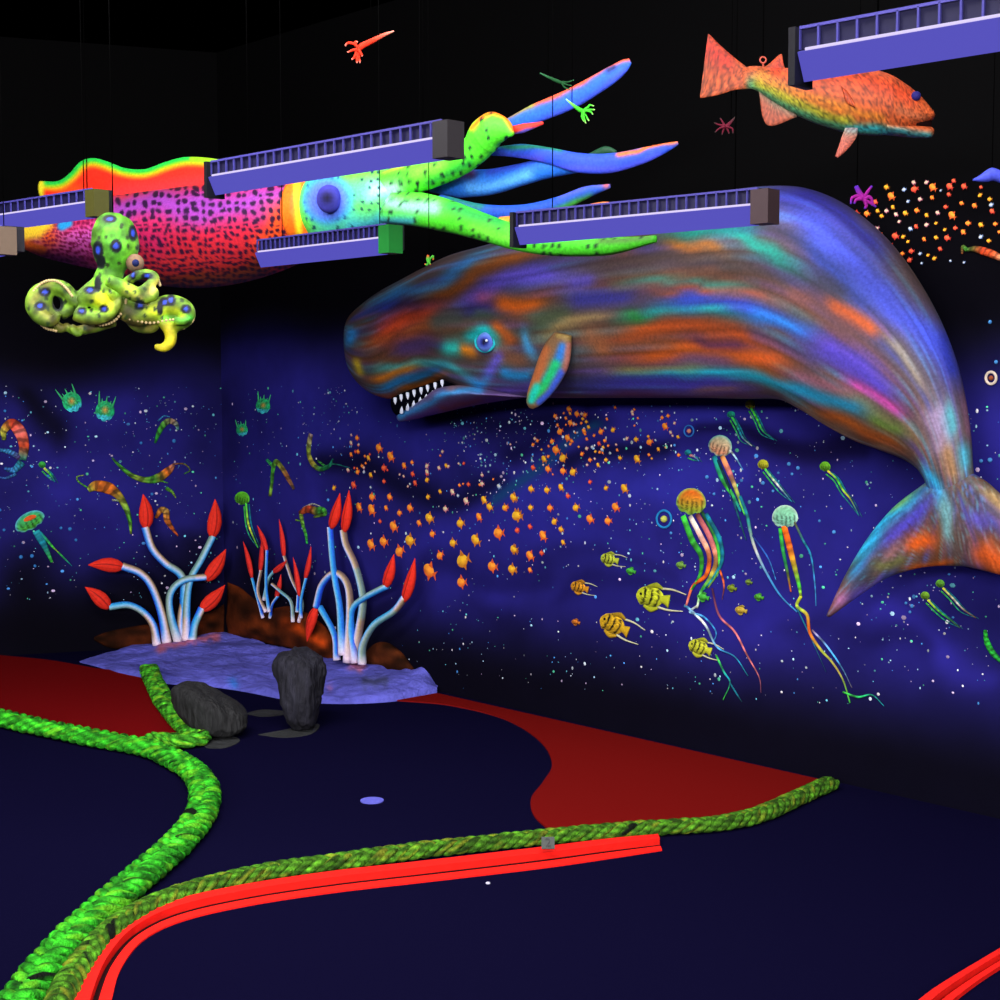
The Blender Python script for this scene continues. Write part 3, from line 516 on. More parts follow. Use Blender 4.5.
otube([(74, 326), (80, 334), (86, 333)], [4, 4, 2], [.05, .05])
otube([(112, 282), (124, 287), (136, 294), (148, 299), (158, 297), (160, 290)], [6, 7, 8, 7, 6, 3], [.1, .11])
otube([(128, 284), (140, 277), (153, 276), (159, 281), (152, 289), (145, 294)], [5, 5, 5, 5, 5, 4], [.05, .12])
otube([(112, 296), (126, 308), (140, 314), (156, 312), (172, 306), (186, 309), (190, 318), (180, 325), (164, 325)], [9, 12, 13, 12, 11, 9, 7, 7, 6], [.05, .04, .06])
otube([(126, 312), (138, 325), (152, 328), (160, 324)], [7, 7, 6, 4], [.0, .04])
otube([(164, 322), (172, 331), (173, 341), (167, 348), (157, 347)], [5, 6.5, 6, 5, 3], [.06, .06])
otube([(178, 322), (189, 322), (194, 318)], [5, 4, 1.5], [.09, .09])
tmp = raw.build('temporary', PAINT)
md = tmp.modifiers.new('r', 'REMESH'); md.mode = 'VOXEL'; md.voxel_size = .006
ms_ = tmp.modifiers.new('s', 'SMOOTH'); ms_.iterations = 3
ev = tmp.evaluated_get(bpy.context.evaluated_depsgraph_get()); me = bpy.data.meshes.new_from_object(ev)
nv = len(me.vertices); VV = np.empty(nv*3); me.vertices.foreach_get('co', VV); VV = VV.reshape(-1, 3)+np.array(tmp.location); FF = [tuple(p.vertices) for p in me.polygons]
bpy.data.objects.remove(tmp); bpy.data.meshes.remove(me)
def octo(V, C):
    P = proj(V)
    c = paint(P, (112, 160, 36), [([(114, 225), (114, 265)], 24, (92, 196, 44)), ([(108, 285), (100, 300)], 12, (130, 205, 40)), ([(98, 298), (106, 302)], 9, (205, 220, 20)), ([(44, 310), (56, 324)], 9, (120, 120, 40)), ([(48, 283), (33, 300)], 5, (150, 150, 60)), ([(62, 325), (110, 325)], 6, (120, 110, 40)), ([(125, 320), (150, 328)], 8, (110, 96, 42)), ([(150, 310), (172, 312)], 7, (190, 215, 24)), ([(165, 320), (190, 320)], 4, (60, 190, 50)), ([(168, 330), (172, 348), (158, 348)], 9, (215, 200, 24)), ([(128, 290), (140, 298)], 5, (150, 130, 60)), ([(150, 290), (158, 284)], 5, (225, 205, 90)), ([(126, 285), (134, 290)], 5, (170, 215, 30)), ([(120, 305), (128, 312)], 6, (110, 110, 50)), ([(105, 318), (122, 306)], 4, (170, 215, 60))], warp=3, wf=.1)
    c = c*(.44+.62*vnoise(P, .17, 6))[:, None]; c = paint(P, c, [([(99, 299), (107, 302)], 6, (215, 220, 30), .8), ([(148, 310), (158, 309)], 6, (200, 220, 40), .8), ([(168, 332), (173, 342), (160, 348)], 6, (210, 195, 30), .7), ([(128, 286), (136, 293)], 4, (180, 205, 50), .7), ([(176, 311), (182, 314)], 4, (205, 220, 40), .7)]); c = spots(P, c, 9, .24, .45, 5, None, (36, 58, 20), 6)
    for x, y, a, b in [(110, 219, 6, 3.5), (98, 250, 4.5, 8), (116, 246, 5, 6), (133, 233, 4, 7), (101, 262, 4, 6), (90, 290, 5, 3.5), (82, 311, 4, 3.5), (104, 309, 4, 3.5), (45, 292, 5, 4), (40, 306, 5, 4), (140, 305, 4.5, 4.5), (165, 302, 5, 4), (186, 309, 4.5, 4), (171, 300, 4, 5), (98, 284, 3, 7), (133, 275, 3, 4), (58, 304, 5, 6), (147, 276, 5, 3), (160, 308, 3, 6)]:
        d = np.hypot((P[:, 0]-x)/a, (P[:, 1]-y)/b); k = np.clip((1.35-d)/.3, 0, 1)[:, None]; c = c*(1-k)+np.array([14, 22, 24])*k
        if (x, y) not in ((98, 284), (101, 262), (58, 304), (160, 308)):
            k = np.clip((.6-d)/.2, 0, 1)[:, None]; c = c*(1-k)+np.array([40, 66, 180])*k
    return c
mb = MB().add(VV, FF, (1, 1, 1)).repaint(octo); mb.build('body', FINE, ot)
oe = MB().add(*ball(OC.P(135, 263, .03), .03, (116, 92, 70), 16, 10)).build('eye', PAINT, ot); MB().add(*ball(OC.P(135.5, 263, .052), .013, (18, 26, 70))).build('pupil', PAINT, oe)
for line, o in (([(33, 313), (30, 302), (34, 291), (44, 282), (56, 281), (66, 288), (72, 296)], .1), ([(84, 320), (100, 325), (114, 321), (124, 309), (126, 300)], .14), ([(120, 284), (128, 292), (138, 299), (148, 304)], .16), ([(130, 319), (150, 323), (170, 320), (184, 320)], .13), ([(158, 279), (160, 285)], .14), ([(95, 307), (108, 309)], .14), ([(34, 316), (44, 327), (56, 331)], .06), ([(190, 310), (193, 320), (184, 328)], .1)):
    pp = catmull(OC.L(line, o*.55), 5); sk = MB()
    for q in pp: sk.add(*ball(q, .0052, (180, 160, 110), 6, 4))
    sk.build('sucker_row', PAINT, ot)
hang_wire(ot, OC.P(113, 213), .003)

# ================================================================ GROUPER
FP = Plane(by_depth(830, 4.5), [-.12, -1, 0])
ft = thing('grouper', FP.P(840, 100), 'orange speckled grouper fish sculpture with green belly hanging behind the corner lamp', 'fish')
FS = [([(755, 84), (775, 98), (800, 111), (825, 122), (850, 130), (880, 133)], 8, (50, 165, 130)), ([(760, 82), (790, 98), (820, 112), (850, 122)], 6, (170, 170, 40)), ([(850, 128), (890, 132), (930, 136)], 4, (60, 190, 200)), ([(760, 76), (800, 92), (840, 106), (880, 118)], 5, (205, 120, 30)), ([(800, 74), (860, 76), (910, 96)], 10, (205, 66, 28)), ([(900, 112), (925, 118)], 5, (190, 100, 60)), ([(705, 45), (725, 60)], 12, (225, 50, 24)), ([(705, 95), (740, 85)], 6, (200, 90, 50)), ([(780, 62), (775, 68)], 6, (225, 60, 24))]
def fskin(V, C):
    P = proj(V); c = paint(P, (196, 84, 36), FS, warp=2, wf=.08); n = vnoise(P, .75, 3)
    n2 = (vnoise(P, 1.1, 9) > .7)[:, None]; return np.clip(c*(.62+.42*n[:, None])*(1-.35*n2), 0, 255)
mb = MB(); station_loft(mb, FP, [(742, 68, 744, 89), (755, 66, 755, 90), (775, 68, 772, 101), (795, 68, 792, 113), (815, 66, 815, 123), (845, 66, 845, 132), (870, 69, 870, 135), (890, 75, 890, 134), (908, 86, 908, 130), (922, 98, 922, 124), (932, 110, 932, 120), (935, 114, 934, 118)], [.01, .02, .035, .05, .065, .075, .075, .07, .055, .04, .025, .008], 0, ms=150, n=70)
mb.repaint(fskin).build('body', FINE, ft)
mb = MB(); station_loft(mb, FP, [(885, 124, 885, 134), (900, 126, 900, 136), (915, 126, 915, 137.5), (930, 127, 929, 138), (934, 129, 933, 136)], [.05, .045, .035, .025, .01], 0, ms=30, n=24); mb.repaint(fskin).build('lower_jaw', FINE, ft)
mb = MB(); station_loft(mb, FP, [(915, 118, 915, 130), (925, 118, 925, 130), (931, 119, 931, 129)], [.03, .02, .01], -.005, ms=12, n=16, col=(20, 8, 8)); mb.build('mouth_interior', BLACK, ft)
def fin(name, A, B, off, b=.006, dark=None):
    mb = MB(); station_loft(mb, FP, [(a[0], a[1], c[0], c[1]) for a, c in zip(A, B)], [b]*len(A), off, ms=50, n=40)
    def fn(V, C):
        c = fskin(V, C); P = proj(V); u = np.asarray(A[0]); ray_ = np.sin(np.arctan2(P[:, 1]-np.mean([a[1] for a in A]), P[:, 0]-np.mean([a[0] for a in A]))*26)
        return np.clip(c*(.9+.14*ray_[:, None]) if dark is None else (c*.5+np.array(dark)*.5)*(.9+.14*ray_[:, None]), 0, 255)
    return mb.repaint(fn).build(name, FINE, ft)
fin('tail_fin', [(748, 68), (735, 58), (720, 45), (710, 35), (708, 34)], [(748, 89), (735, 90), (718, 95), (702, 98), (700, 97)], 0)
fin('dorsal_fin', [(760, 70), (770, 63), (781, 54), (783, 62), (786, 72)], [(760, 74), (768, 80), (780, 84), (788, 84), (792, 84)], 0)
fin('anal_fin', [(757, 88), (768, 97), (780, 104), (794, 112)], [(759, 92), (763, 118), (772, 126), (797, 117)], 0, dark=(150, 80, 70))
fin('pelvic_fin', [(845, 128), (842, 136), (838, 148), (835, 156)], [(858, 128), (856, 138), (847, 150), (838, 158)], .04, dark=(190, 100, 100))
fin('pectoral_fin', [(841, 86), (848, 92), (854, 102)], [(842, 88), (846, 102), (855, 108)], .075, dark=(180, 60, 30))
e = MB().add(*ball(FP.P(916, 96, .048), .014, (30, 26, 90), 14, 10)).build('eye', PAINT, ft)
th = np.linspace(0, 2*math.pi, 24); hk = MB().add(*tube(np.array([FP.P(763+3*math.cos(t), 60+3*math.sin(t)) for t in th]), .0025, N=FP.n, n=6, col=(170, 70, 50), caps=False)).build('hanging_ring', METAL, ft)
MB().add(*tube(FP.L([(763, 63), (764, 72)]), .003, N=FP.n, n=6, col=(150, 60, 40))).build('eye_bolt', METAL, ft); hang_wire(ft, FP.P(763, 57), .002)

# ================================================================ BLACKLIGHT FIXTURES
def level(px, py, z): d = ray(px, py); return CAM+d*((z-H)/d[2])
LAMPS = []
def fixture(A, B, z, label, cap_r, capcol, ext=(0, 0), cap_l=False, wires=(.12, .88), bars=26):
    a, b = level(*A, z), level(*B, z); X = (b-a); L = np.linalg.norm(X); X /= L; a = a-X*ext[0]; b = b+X*ext[1]; L = np.linalg.norm(b-a)
    Y = np.cross(X, Z); Y = Y if np.dot(Y, CAM-a) > 0 else -Y; c = (a+b)/2; LAMPS.append((c, X, Y, L))
    t = thing('blacklight_fixture', c+Z*.06, label, 'lamp', 'blacklight fixtures on the ceiling wires')
    tilt = .45; Fn = Y*math.cos(tilt)-Z*math.sin(tilt); Fu = Y*math.sin(tilt)+Z*math.cos(tilt)
    MB().add(*box(c-Y*.05+Z*.035, X, Y, Z, L/2, .035, .045, (16, 15, 22))).build('housing', METAL, t, smooth=False)
    MB().add(*box(c+Fn*.0, X, Fn, Fu, L/2-.004, .004, .031, (80, 76, 190))).build('reflector', LENS, t, smooth=False)
    MB().add(*tube(np.array([a+X*.02+Z*.031+Y*.012, c+Z*.031+Y*.012, b-X*.02+Z*.031+Y*.012]), .0034, N=Z, n=10, col=(240, 230, 255))).build('tube', TUBE, t)
    g = MB(); g.add(*box(c+Z*.057-Y*.008, X, Y, Z, L/2, .003, .022, (16, 14, 48)))
    g.add(*box(c+Z*.078+Y*.002, X, Y, Z, L/2, .003, .003, (62, 58, 130)))
    for i in range(bars+1):
        q = a+X*(L*i/bars); g.add(*box(q+Z*.056+Y*.002, X, Y, Z, .0022, .003, .022, (54, 52, 120)))
    g.build('wire_guard', METAL, t, smooth=False)
    if cap_r: MB().add(*box(b+X*.02-Y*.005+Z*.022, X, Y, Z, .03, .032, .05, capcol)).build('end_cap', METAL, t, smooth=False)
    if cap_l: MB().add(*box(a-X*.008-Y*.015+Z*.02, X, Y, Z, .008, .035, .058, (10, 10, 16))).build('end_cap', METAL, t, smooth=False)
    for w in wires: hang_wire(t, a+X*(L*w)-Y*.05+Z*.08, .003, (16, 17, 17))
    return t
fixture((212, 186), (442, 149), 2.25, 'long violet blacklight with dark end box hanging in front of the squid mantle', True, (36, 34, 36), cap_l=True)
fixture((517, 236), (758, 215), 2.1, 'violet blacklight hanging over the top of the whale back', True, (58, 44, 46), cap_l=True)
fixture((800, 67), (1000, 34), 2.25, 'largest violet blacklight with slatted guard, hanging in front of the grouper', False, (20, 19, 30), ext=(0, .8), cap_l=True, bars=28)
fixture((0, 223), (93, 210), 2.25, 'violet blacklight with olive end box crossing the squid tail tip at the left edge', True, (62, 62, 22), ext=(.7, 0), wires=(.9,))
fixture((258, 260), (386, 246), 2.1, 'short violet blacklight with green end box just under the squid head', True, (18, 100, 34))
fixture((0, 248), (2, 247.6), 2.1, 'lowest violet blacklight, only its brown-grey end showing beside the squid tip', True, (84, 70, 56), ext=(1.1, 0), wires=(.9,))
# ================================================================ SMALL HANGING SQUID
def figurine(px, y, label, col, mantle_pts, mr, arms, ar, tipcol=None, wire=None):
    W = Plane(by_depth(px, y), [-.1, -1, 0]); sc = y/F; t = thing('squid_figurine', W.P(*mantle_pts[0]), label, 'squid', None)
    tc = tipcol or col
    MB().add(*tube(catmull(W.L(mantle_pts), 8), np.array(mr)*sc, N=W.n, n=14, col=grad([(0, tc), (.5, col), (1, col)]))).build('mantle', PAINT, t)
    for i, a in enumerate(arms):
        MB().add(*tube(catmull(W.L(a), 6)+W.n*.004*(i % 3), np.array(ar)*sc, N=W.n, n=8, col=grad([(0, col), (.7, col), (1, tc)]))).build('arm', PAINT, t)
    if wire: hang_wire(t, W.P(*wire), .0015, (40, 42, 40))
    return t
figurine(360, 4.2, 'small red squid figurine hanging alone high above the long lamp', (232, 52, 26), [(394, 31), (384, 35), (372, 41), (362, 46), (358, 50)], [.6, 1.8, 2.6, 3, 2.2],
    [[(358, 48), (354, 44), (348, 43), (345, 46)], [(358, 48), (355, 43), (358, 42)], [(358, 50), (353, 51), (348, 53)], [(358, 50), (359, 57), (360, 63)], [(357, 50), (355, 57), (352, 60)], [(359, 50), (362, 55), (363, 57)], [(358, 52), (357, 59), (357, 63)]], [1.4, 1.3, .8], (240, 150, 130), (371, 40))
figurine(580, 4.2, 'small green squid figurine dangling in front of the long raised blue squid arm', (60, 200, 40), [(566, 99), (573, 105), (580, 110), (584, 111)], [.5, 1.4, 2.2, 1.6],
    [[(584, 110), (588, 107), (590, 105), (594, 106)], [(584, 111), (590, 110), (595, 110)], [(584, 111), (584, 118), (586, 124)], [(584, 111), (586, 116), (589, 121)], [(583, 112), (582, 117), (584, 122)], [(585, 111), (590, 112), (593, 115)]], [1.2, 1, .6], (170, 230, 120), (572, 103))
figurine(550, 4.6, 'small dark green squid figurine just above the long raised blue squid arm', (20, 72, 34), [(540, 73), (548, 77), (557, 81), (562, 83)], [.5, 1.2, 1.8, 1.4],
    [[(562, 82), (568, 82), (574, 80)], [(562, 83), (567, 85), (572, 86)], [(562, 84), (565, 88), (570, 90)]], [1, .8, .5], (50, 110, 70), (548, 77))
figurine(725, 4.6, 'tiny dark red squid figurine under the grouper tail', (88, 14, 34), [(735, 117), (731, 122), (727, 126), (725, 127)], [.5, 1.4, 2, 1.6],
    [[(725, 126), (722, 121), (720, 118)], [(725, 126), (719, 125), (714, 123)], [(725, 127), (719, 129), (715, 133)], [(725, 127), (723, 131), (722, 135)], [(726, 127), (728, 131), (729, 134)], [(726, 127), (732, 129), (733, 134)]], [1.2, .9, .5], (50, 40, 36), (731, 122))
figurine(862, 4.9, 'small magenta squid figurine beside the orange fish school above the whale back', (165, 32, 150), [(856, 186), (859, 192), (863, 198), (865, 200)], [2, 2.6, 3, 2.4],
    [[(864, 198), (868, 191), (872, 186)], [(864, 199), (869, 197), (872, 201), (872, 206)], [(864, 200), (866, 206), (864, 209)], [(863, 200), (858, 196), (852, 198), (851, 204)], [(864, 200), (870, 203), (876, 207)], [(862, 199), (856, 200), (854, 204)]], [1.8, 1.6, 1], (90, 44, 190), (857, 186))
figurine(430, 4.6, 'tiny green squid figurine with an orange arm dangling left of the whale forehead', (60, 150, 40), [(428, 255), (428, 259), (429, 262)], [1, 2, 2],
    [[(429, 260), (433, 256), (433, 260)], [(429, 262), (427, 265), (425, 264)], [(429, 262), (431, 265)]], [1.1, 1, .7], (190, 70, 30), (429, 255))
# shape at the right edge, hanging
W = Plane(by_depth(985, 5.0), [-.1, -1, 0]); mb = MB(); station_loft(mb, W, [(973, 179, 973, 181), (980, 175, 981, 182), (988, 169, 988, 182), (994, 168, 994, 181), (1003, 172, 1003, 184), (1014, 180, 1014, 186)], [.006, .015, .025, .025, .02, .006], 0, ms=30, n=24, col=(72, 84, 205))
rt = thing('ray_figurine', W.P(990, 178), 'small blue wing-shaped ray figurine hanging at the right edge above the orange school', 'ray'); mb.build('body', PAINT, rt); hang_wire(rt, W.P(992, 170), .0015)

# ================================================================ TUBE ANEMONES
def stalk_col(base, seed):
    def f(s, t):
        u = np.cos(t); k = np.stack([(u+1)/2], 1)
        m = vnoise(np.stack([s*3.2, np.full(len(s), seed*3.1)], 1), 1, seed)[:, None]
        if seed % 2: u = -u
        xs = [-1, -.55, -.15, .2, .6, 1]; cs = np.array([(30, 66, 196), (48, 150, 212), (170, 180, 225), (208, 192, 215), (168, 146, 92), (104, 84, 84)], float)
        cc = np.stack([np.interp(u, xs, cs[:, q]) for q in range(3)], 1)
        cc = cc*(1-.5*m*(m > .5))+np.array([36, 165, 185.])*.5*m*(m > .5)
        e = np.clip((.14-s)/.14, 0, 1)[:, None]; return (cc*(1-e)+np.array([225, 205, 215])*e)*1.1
    return f
def anemone(W, label, stalks, off, width=6.0, bud=8.0, red=(226, 46, 28), group=None):
    b0 = W.P(*stalks[0][0][0], off); t = thing('tube_anemone', (b0[0], b0[1], b0[2]), label, 'anemone')
    for i, (pts, tip) in enumerate(stalks):
        o = off+.02*(i % 3); sc = W.scale(*pts[0], o)
        path = catmull(W.L(pts, o), 10); w = width*sc*(.46+.05*(i % 2))
        s = MB().add(*tube(path, [w*1.25, w, w*.95, w], N=W.n, n=16, col=stalk_col(0, i+3))).build('stalk', PAINT, t)
        if tip:
            a, c = W.P(*tip[0], o), W.P(*tip[1], o); d = c-a; L = np.linalg.norm(d); sd = np.cross(d/L, W.n); ts = np.linspace(0, 1, 18)
            prof = np.interp(ts, [0, .15, .38, .6, .82, 1], [.4, .85, 1, .82, .42, .03]); pp = a+d*ts[:, None]+sd*(np.sin(ts*math.pi)*L*.04)[:, None]
            bw = bud*sc*.5
            def bc(sv, tv):
                g = np.clip(1-np.abs(np.cos(tv)-.15)/.10, 0, 1)*(sv > .05)*(sv < .85)*.75; g2 = np.clip(1-np.abs(np.cos(tv)+.5)/.08, 0, 1)*(sv > .2)*(sv < .8)*.45
                k = np.maximum(g, g2)[:, None]; return np.array(red, float)*(1-k)+np.array([96, 8, 12])*k
            MB().add(*tube(pp, prof*bw, prof*bw*.8, W.n, 40, bc)).build('bud', PAINT, s)
    return t
anemone(WL, 'large tube anemone with blue stalks and red buds on the left wall', [
 ([(157, 645), (153, 625), (143, 612), (128, 605), (109, 607)], ((109, 608), (85, 587))), ([(167, 643), (162, 615), (152, 587), (140, 573), (122, 566)], ((123, 567), (88, 565))),
 ([(178, 642), (170, 612), (171, 592), (184, 580), (206, 577)], ((206, 580), (226, 549))), ([(183, 640), (184, 605), (182, 577), (165, 563), (152, 548), (145, 527)], ((146, 528), (143, 494))),
 ([(186, 641), (187, 600), (191, 578), (201, 560), (213, 536)], ((212, 537), (215, 499))), ([(192, 640), (195, 624), (202, 608)], ((201, 610), (225, 585))), ([(179, 643), (181, 615), (186, 590)], None)], .14, 7.6, 14.5)
anemone(WR, 'large tube anemone with arching stalks and red buds beneath the fish school', [
 ([(337, 660), (334, 634), (320, 607)], None), ([(347, 662), (350, 612), (347, 584), (335, 573), (322, 585), (316, 607)], ((316, 608), (307, 642))), ([(342, 655), (340, 610), (335, 580), (332, 555), (330, 527)], ((331, 528), (340, 493))),
 ([(353, 662), (362, 612), (362, 592), (355, 565), (346, 545), (343, 530)], ((344, 532), (349, 490))), ([(355, 663), (351, 625), (353, 608), (364, 598), (387, 586)], ((385, 587), (394, 554))), ([(362, 664), (363, 645), (374, 625), (394, 611), (405, 597)], ((404, 601), (415, 558)))], .09, 7.0, 12)
anemone(WR, 'smaller thicket of thin tube anemones with red and pink buds in the room corner', [
 ([(263, 618), (258, 600), (252, 578)], ((252, 578), (243, 541))), ([(266, 612), (258, 592), (261, 570)], ((260, 572), (262, 536))), ([(269, 612), (266, 585), (267, 550)], ((267, 552), (257, 525))),
 ([(299, 622), (302, 602), (292, 580), (284, 556)], ((284, 558), (279, 519))), ([(301, 618), (301, 600), (306, 578)], ((305, 579), (311, 546))), ([(293, 622), (291, 602), (281, 592), (272, 584)], None), ([(270, 618), (272, 605), (278, 596)], ((276, 598), (281, 574))), ([(264, 600), (268, 580), (275, 570)], ((273, 572), (287, 560))), ([(297, 612), (298, 595)], ((299, 596), (293, 557)))], .05, 3.2, 6.2, (214, 44, 36))

# ================================================================ ROCK MOUNDS AT THE FOOT OF THE MURAL
def mound(W, top, bot, b, label, seed, col=(66, 28, 10), strokes=()):
    mb = MB(); station_loft(mb, W, [(a[0], a[1], c[0], c[1]) for a, c in zip(top, bot)], [.01]+[b]*(len(top)-2)+[.01], .012, ms=70, n=40)
    def fn(V, C): P = proj(V); c = paint(P, col, strokes, warp=4, wf=.08); return c*(.35+1.1*vnoise(P*[1, 1.6], .09, seed)[:, None])
    mb.repaint(fn); V = mb.V[0]; V += W.n*((vnoise(proj(V), .1, seed)-.5)*b*.5)[:, None]
    return tag(mb.build('rock_mound', ROCK2), label, 'rock')
ROCK2 = mat_paint('brown_rock_paint', rough=.9, spec=.05, mottle=.35, mscale=16, bump=.5, bscale=14)
mound(WL, [(94, 637), (110, 631), (130, 627), (150, 624), (170, 622), (190, 618), (210, 612), (224, 604)], [(94, 640), (110, 648), (130, 648), (150, 647), (170, 644), (190, 642), (210, 641), (224, 641)], .04, 'low brown rock mound on the left wall behind the largest anemone', 3)
mound(WR, [(228, 582), (240, 588), (255, 600), (270, 608), (290, 606), (305, 612), (318, 620), (332, 638)], [(228, 634), (240, 637), (255, 640), (270, 644), (290, 648), (305, 653), (318, 656), (332, 660)], .04, 'brown rock mound on the mural wall in the room corner under the thin anemones', 8, (78, 32, 10), [([(282, 625), (300, 632), (320, 640)], 5, (190, 66, 14)), ([(314, 610), (326, 622)], 4, (130, 50, 16))])
mound(WR, [(362, 662), (370, 648), (380, 642), (390, 644), (402, 654), (412, 668)], [(362, 668), (370, 670), (380, 671), (390, 672), (402, 673), (412, 674)], .035, 'small brown rock mound right of the arching anemone', 5, (74, 34, 14))

# ================================================================ MURAL ANIMALS (painted reliefs on the walls)
def bell(mb, W, c, r, flat, tilt, f, off=.004, thick=.012, low=.55):
    """dome of a jellyfish: centre c, radius r px, flattened, turned by tilt; f(u, v) -> rgb"""
    m, n = 9, 26; V = []; C = []
    ct, s_ = math.cos(tilt), math.sin(tilt)
    for i in range(m):
        q = i/(m-1)
        for j in range(n):
            a = 2*math.pi*j/n; u, v = q*math.cos(a), q*math.sin(a)
            vv = v*flat if v < 0 else v*flat*low*(1+.12*math.sin(9*a))
            V.append(W.P(c[0]+r*(u*ct-vv*s_), c[1]+r*(u*s_+vv*ct), off+thick*(1-q*q))); C.append(f(u, v))
    mb.add(V, [(i*n+j, i*n+(j+1) % n, (i+1)*n+(j+1) % n, (i+1)*n+j) for i in range(m-1) for j in range(n)], C)
def jelly(W, label, c, r, tilt, top, mid, rim, tents, flat=1.0):
    t = thing('jellyfish', W.P(*c), label, 'jellyfish')
    top, mid, rim = (np.array(q, float) for q in (top, mid, rim)); rng = random.Random(int(c[0]*7+c[1]))
    def f(u, v):
        k = min(1, max(0, (v+1)/1.7)); cc = top*(1-k)+mid*k; e = max(0, (u*u+v*v)-.62)/.38; cc = cc*(1-e*.8)+rim*e*.8
        if v > -.2 and math.sin(u*19) > .55: cc = cc*.55
        return cc*(.85+.3*rng.random())
    mb = MB(); bell(mb, W, c, r, flat, tilt, f, low=.75); mb.build('bell', PAINT, t)
    for pts, w, cs in tents:
        mb = MB(); cs = [cs] if not isinstance(cs[0], (tuple, list)) else cs
        g = grad([(i/max(1, len(cs)-1), q) for i, q in enumerate(cs)])
        def fc(s, th, g=g, w=w): return g(s, th)*(.6+.75*vnoise(np.stack([s*22, np.full(len(s), w*3.)], 1), 1, int(w*10)))[:, None]
        tubewall(mb, W, pts, [w*.5, w*.55, w*.45, w*.3, w*.18], .004, .006, fc, k=10, n=8); mb.build('tentacle', PAINT, t)
    return t
GN, TL, WHT, OR, PK, YL, CY = (60, 190, 60), (16, 120, 140), (205, 205, 190), (225, 96, 26), (205, 110, 110), (195, 200, 50), (60, 150, 210)
jelly(WR, 'big jellyfish with orange bell and thick orange and green arms', (691, 503), 15, .1, (235, 90, 20), (150, 180, 50), (120, 190, 90), [
 ([(683, 516), (692, 540), (701, 556), (700, 575), (691, 590)], 7, [GN, (40, 130, 40), GN]), ([(706, 514), (719, 538), (722, 560), (712, 580), (703, 590)], 5, [TL, TL, (30, 150, 120)]), ([(690, 516), (700, 535), (709, 555), (706, 575), (693, 586), (686, 606)], 6, [WHT, (230, 170, 150), OR, OR, PK]),
 ([(697, 514), (710, 538), (716, 560), (710, 578), (701, 592), (697, 608)], 6, [(120, 60, 60), PK, (190, 150, 60), GN, WHT]), ([(702, 512), (716, 540), (719, 568), (708, 588)], 4, [(20, 60, 40), GN, (140, 170, 60)]), ([(686, 606), (695, 614), (706, 626), (717, 647), (735, 657), (748, 676)], 2.6, [CY, WHT, CY, TL]),
 ([(697, 606), (690, 612), (704, 617), (716, 632), (712, 645)], 2.2, [WHT, CY, CY]), ([(712, 588), (719, 615), (735, 632), (747, 655), (759, 677), (761, 693)], 2.2, [(70, 30, 70), PK, PK, (90, 50, 80)]), ([(716, 655), (724, 672), (730, 683), (723, 700)], 2, [GN, TL, GN]), ([(720, 570), (724, 585), (722, 600)], 2, [OR, (90, 50, 70)]), ([(730, 683), (738, 696), (742, 702)], 1.6, [TL, (10, 50, 60)])])
jelly(WR, 'jellyfish with pink and white bell and a long teal tail', (720, 447), 12, .3, (190, 205, 160), (230, 150, 110), (90, 180, 180), [
 ([(714, 456), (722, 478), (733, 496), (741, 512)], 6, [TL, GN, TL]), ([(722, 456), (730, 474), (737, 492), (745, 515)], 6, [(225, 150, 70), PK, (170, 190, 80), GN]), ([(740, 496), (747, 515), (750, 530), (755, 548), (765, 570), (780, 595), (797, 612)], 3.5, [TL, (40, 130, 120), WHT, CY, CY]), ([(729, 449), (736, 458), (743, 470)], 2, [WHT, CY]), ([(752, 535), (768, 558), (776, 580)], 1.6, [(30, 50, 140), CY]), ([(718, 460), (730, 490), (738, 515), (746, 540)], 3, [(12, 40, 60), (20, 90, 100)])])
jelly(WR, 'jellyfish with pale green bell and an orange and green trailing column', (785, 518), 13, 0, (130, 200, 150), (120, 190, 160), (190, 215, 200), [
 ([(784, 526), (789, 545), (794, 565), (799, 585), (801, 598)], 7, [(235, 100, 20), OR, (190, 160, 40), GN, YL]), ([(780, 528), (783, 550), (788, 575), (791, 592)], 4, [GN, (20, 110, 60), OR]), ([(801, 596), (797, 606), (807, 615), (810, 633), (821, 650), (832, 662), (843, 680), (850, 703)], 3.5, [YL, (150, 190, 60), OR, (170, 190, 60), (190, 170, 80), GN]), ([(794, 521), (803, 540), (811, 556), (815, 585), (816, 606)], 2.2, [(110, 100, 60), TL, CY, CY]),
 ([(812, 630), (826, 645), (842, 668), (852, 688)], 2, [(150, 120, 150), CY, (90, 80, 90)]), ([(843, 692), (858, 697), (872, 695), (884, 706)], 2, [GN, (30, 150, 90), TL]), ([(796, 606), (812, 640), (826, 672)], 1.4, [TL, (20, 60, 90)])])
def mini(W, label, c, r, tail, cb=(150, 205, 50), ct=None):
    jelly(W, label, c, r, .2, cb, np.array(cb)*.75, np.array(cb)*1.05, [(tail, 2.4, ct or [(190, 190, 80), GN, TL]), ([(x+3, y+1) for x, y in tail], 1.6, [TL, (20, 80, 90)]), ([(x-2, y+3) for x, y in tail[:-1]]+[tail[-1]], 1.4, [GN, TL])])
mini(WR, 'small teal jellyfish just above the pink-belled jellyfish', (731, 415), 4, [(732, 417), (738, 428), (743, 438), (752, 446)], (30, 170, 140), [GN, TL, WHT])
mini(WR, 'small yellow-green jellyfish emerging from under the whale belly', (750, 405), 5, [(751, 408), (757, 419), (763, 431), (774, 440)], (190, 205, 50), [GN, GN, TL])
mini(WR, 'small yellow jellyfish between the pink-belled and the pale green jellyfish', (763, 465), 5.5, [(765, 469), (773, 479), (782, 490), (792, 502)], (190, 190, 40), [GN, WHT, TL])
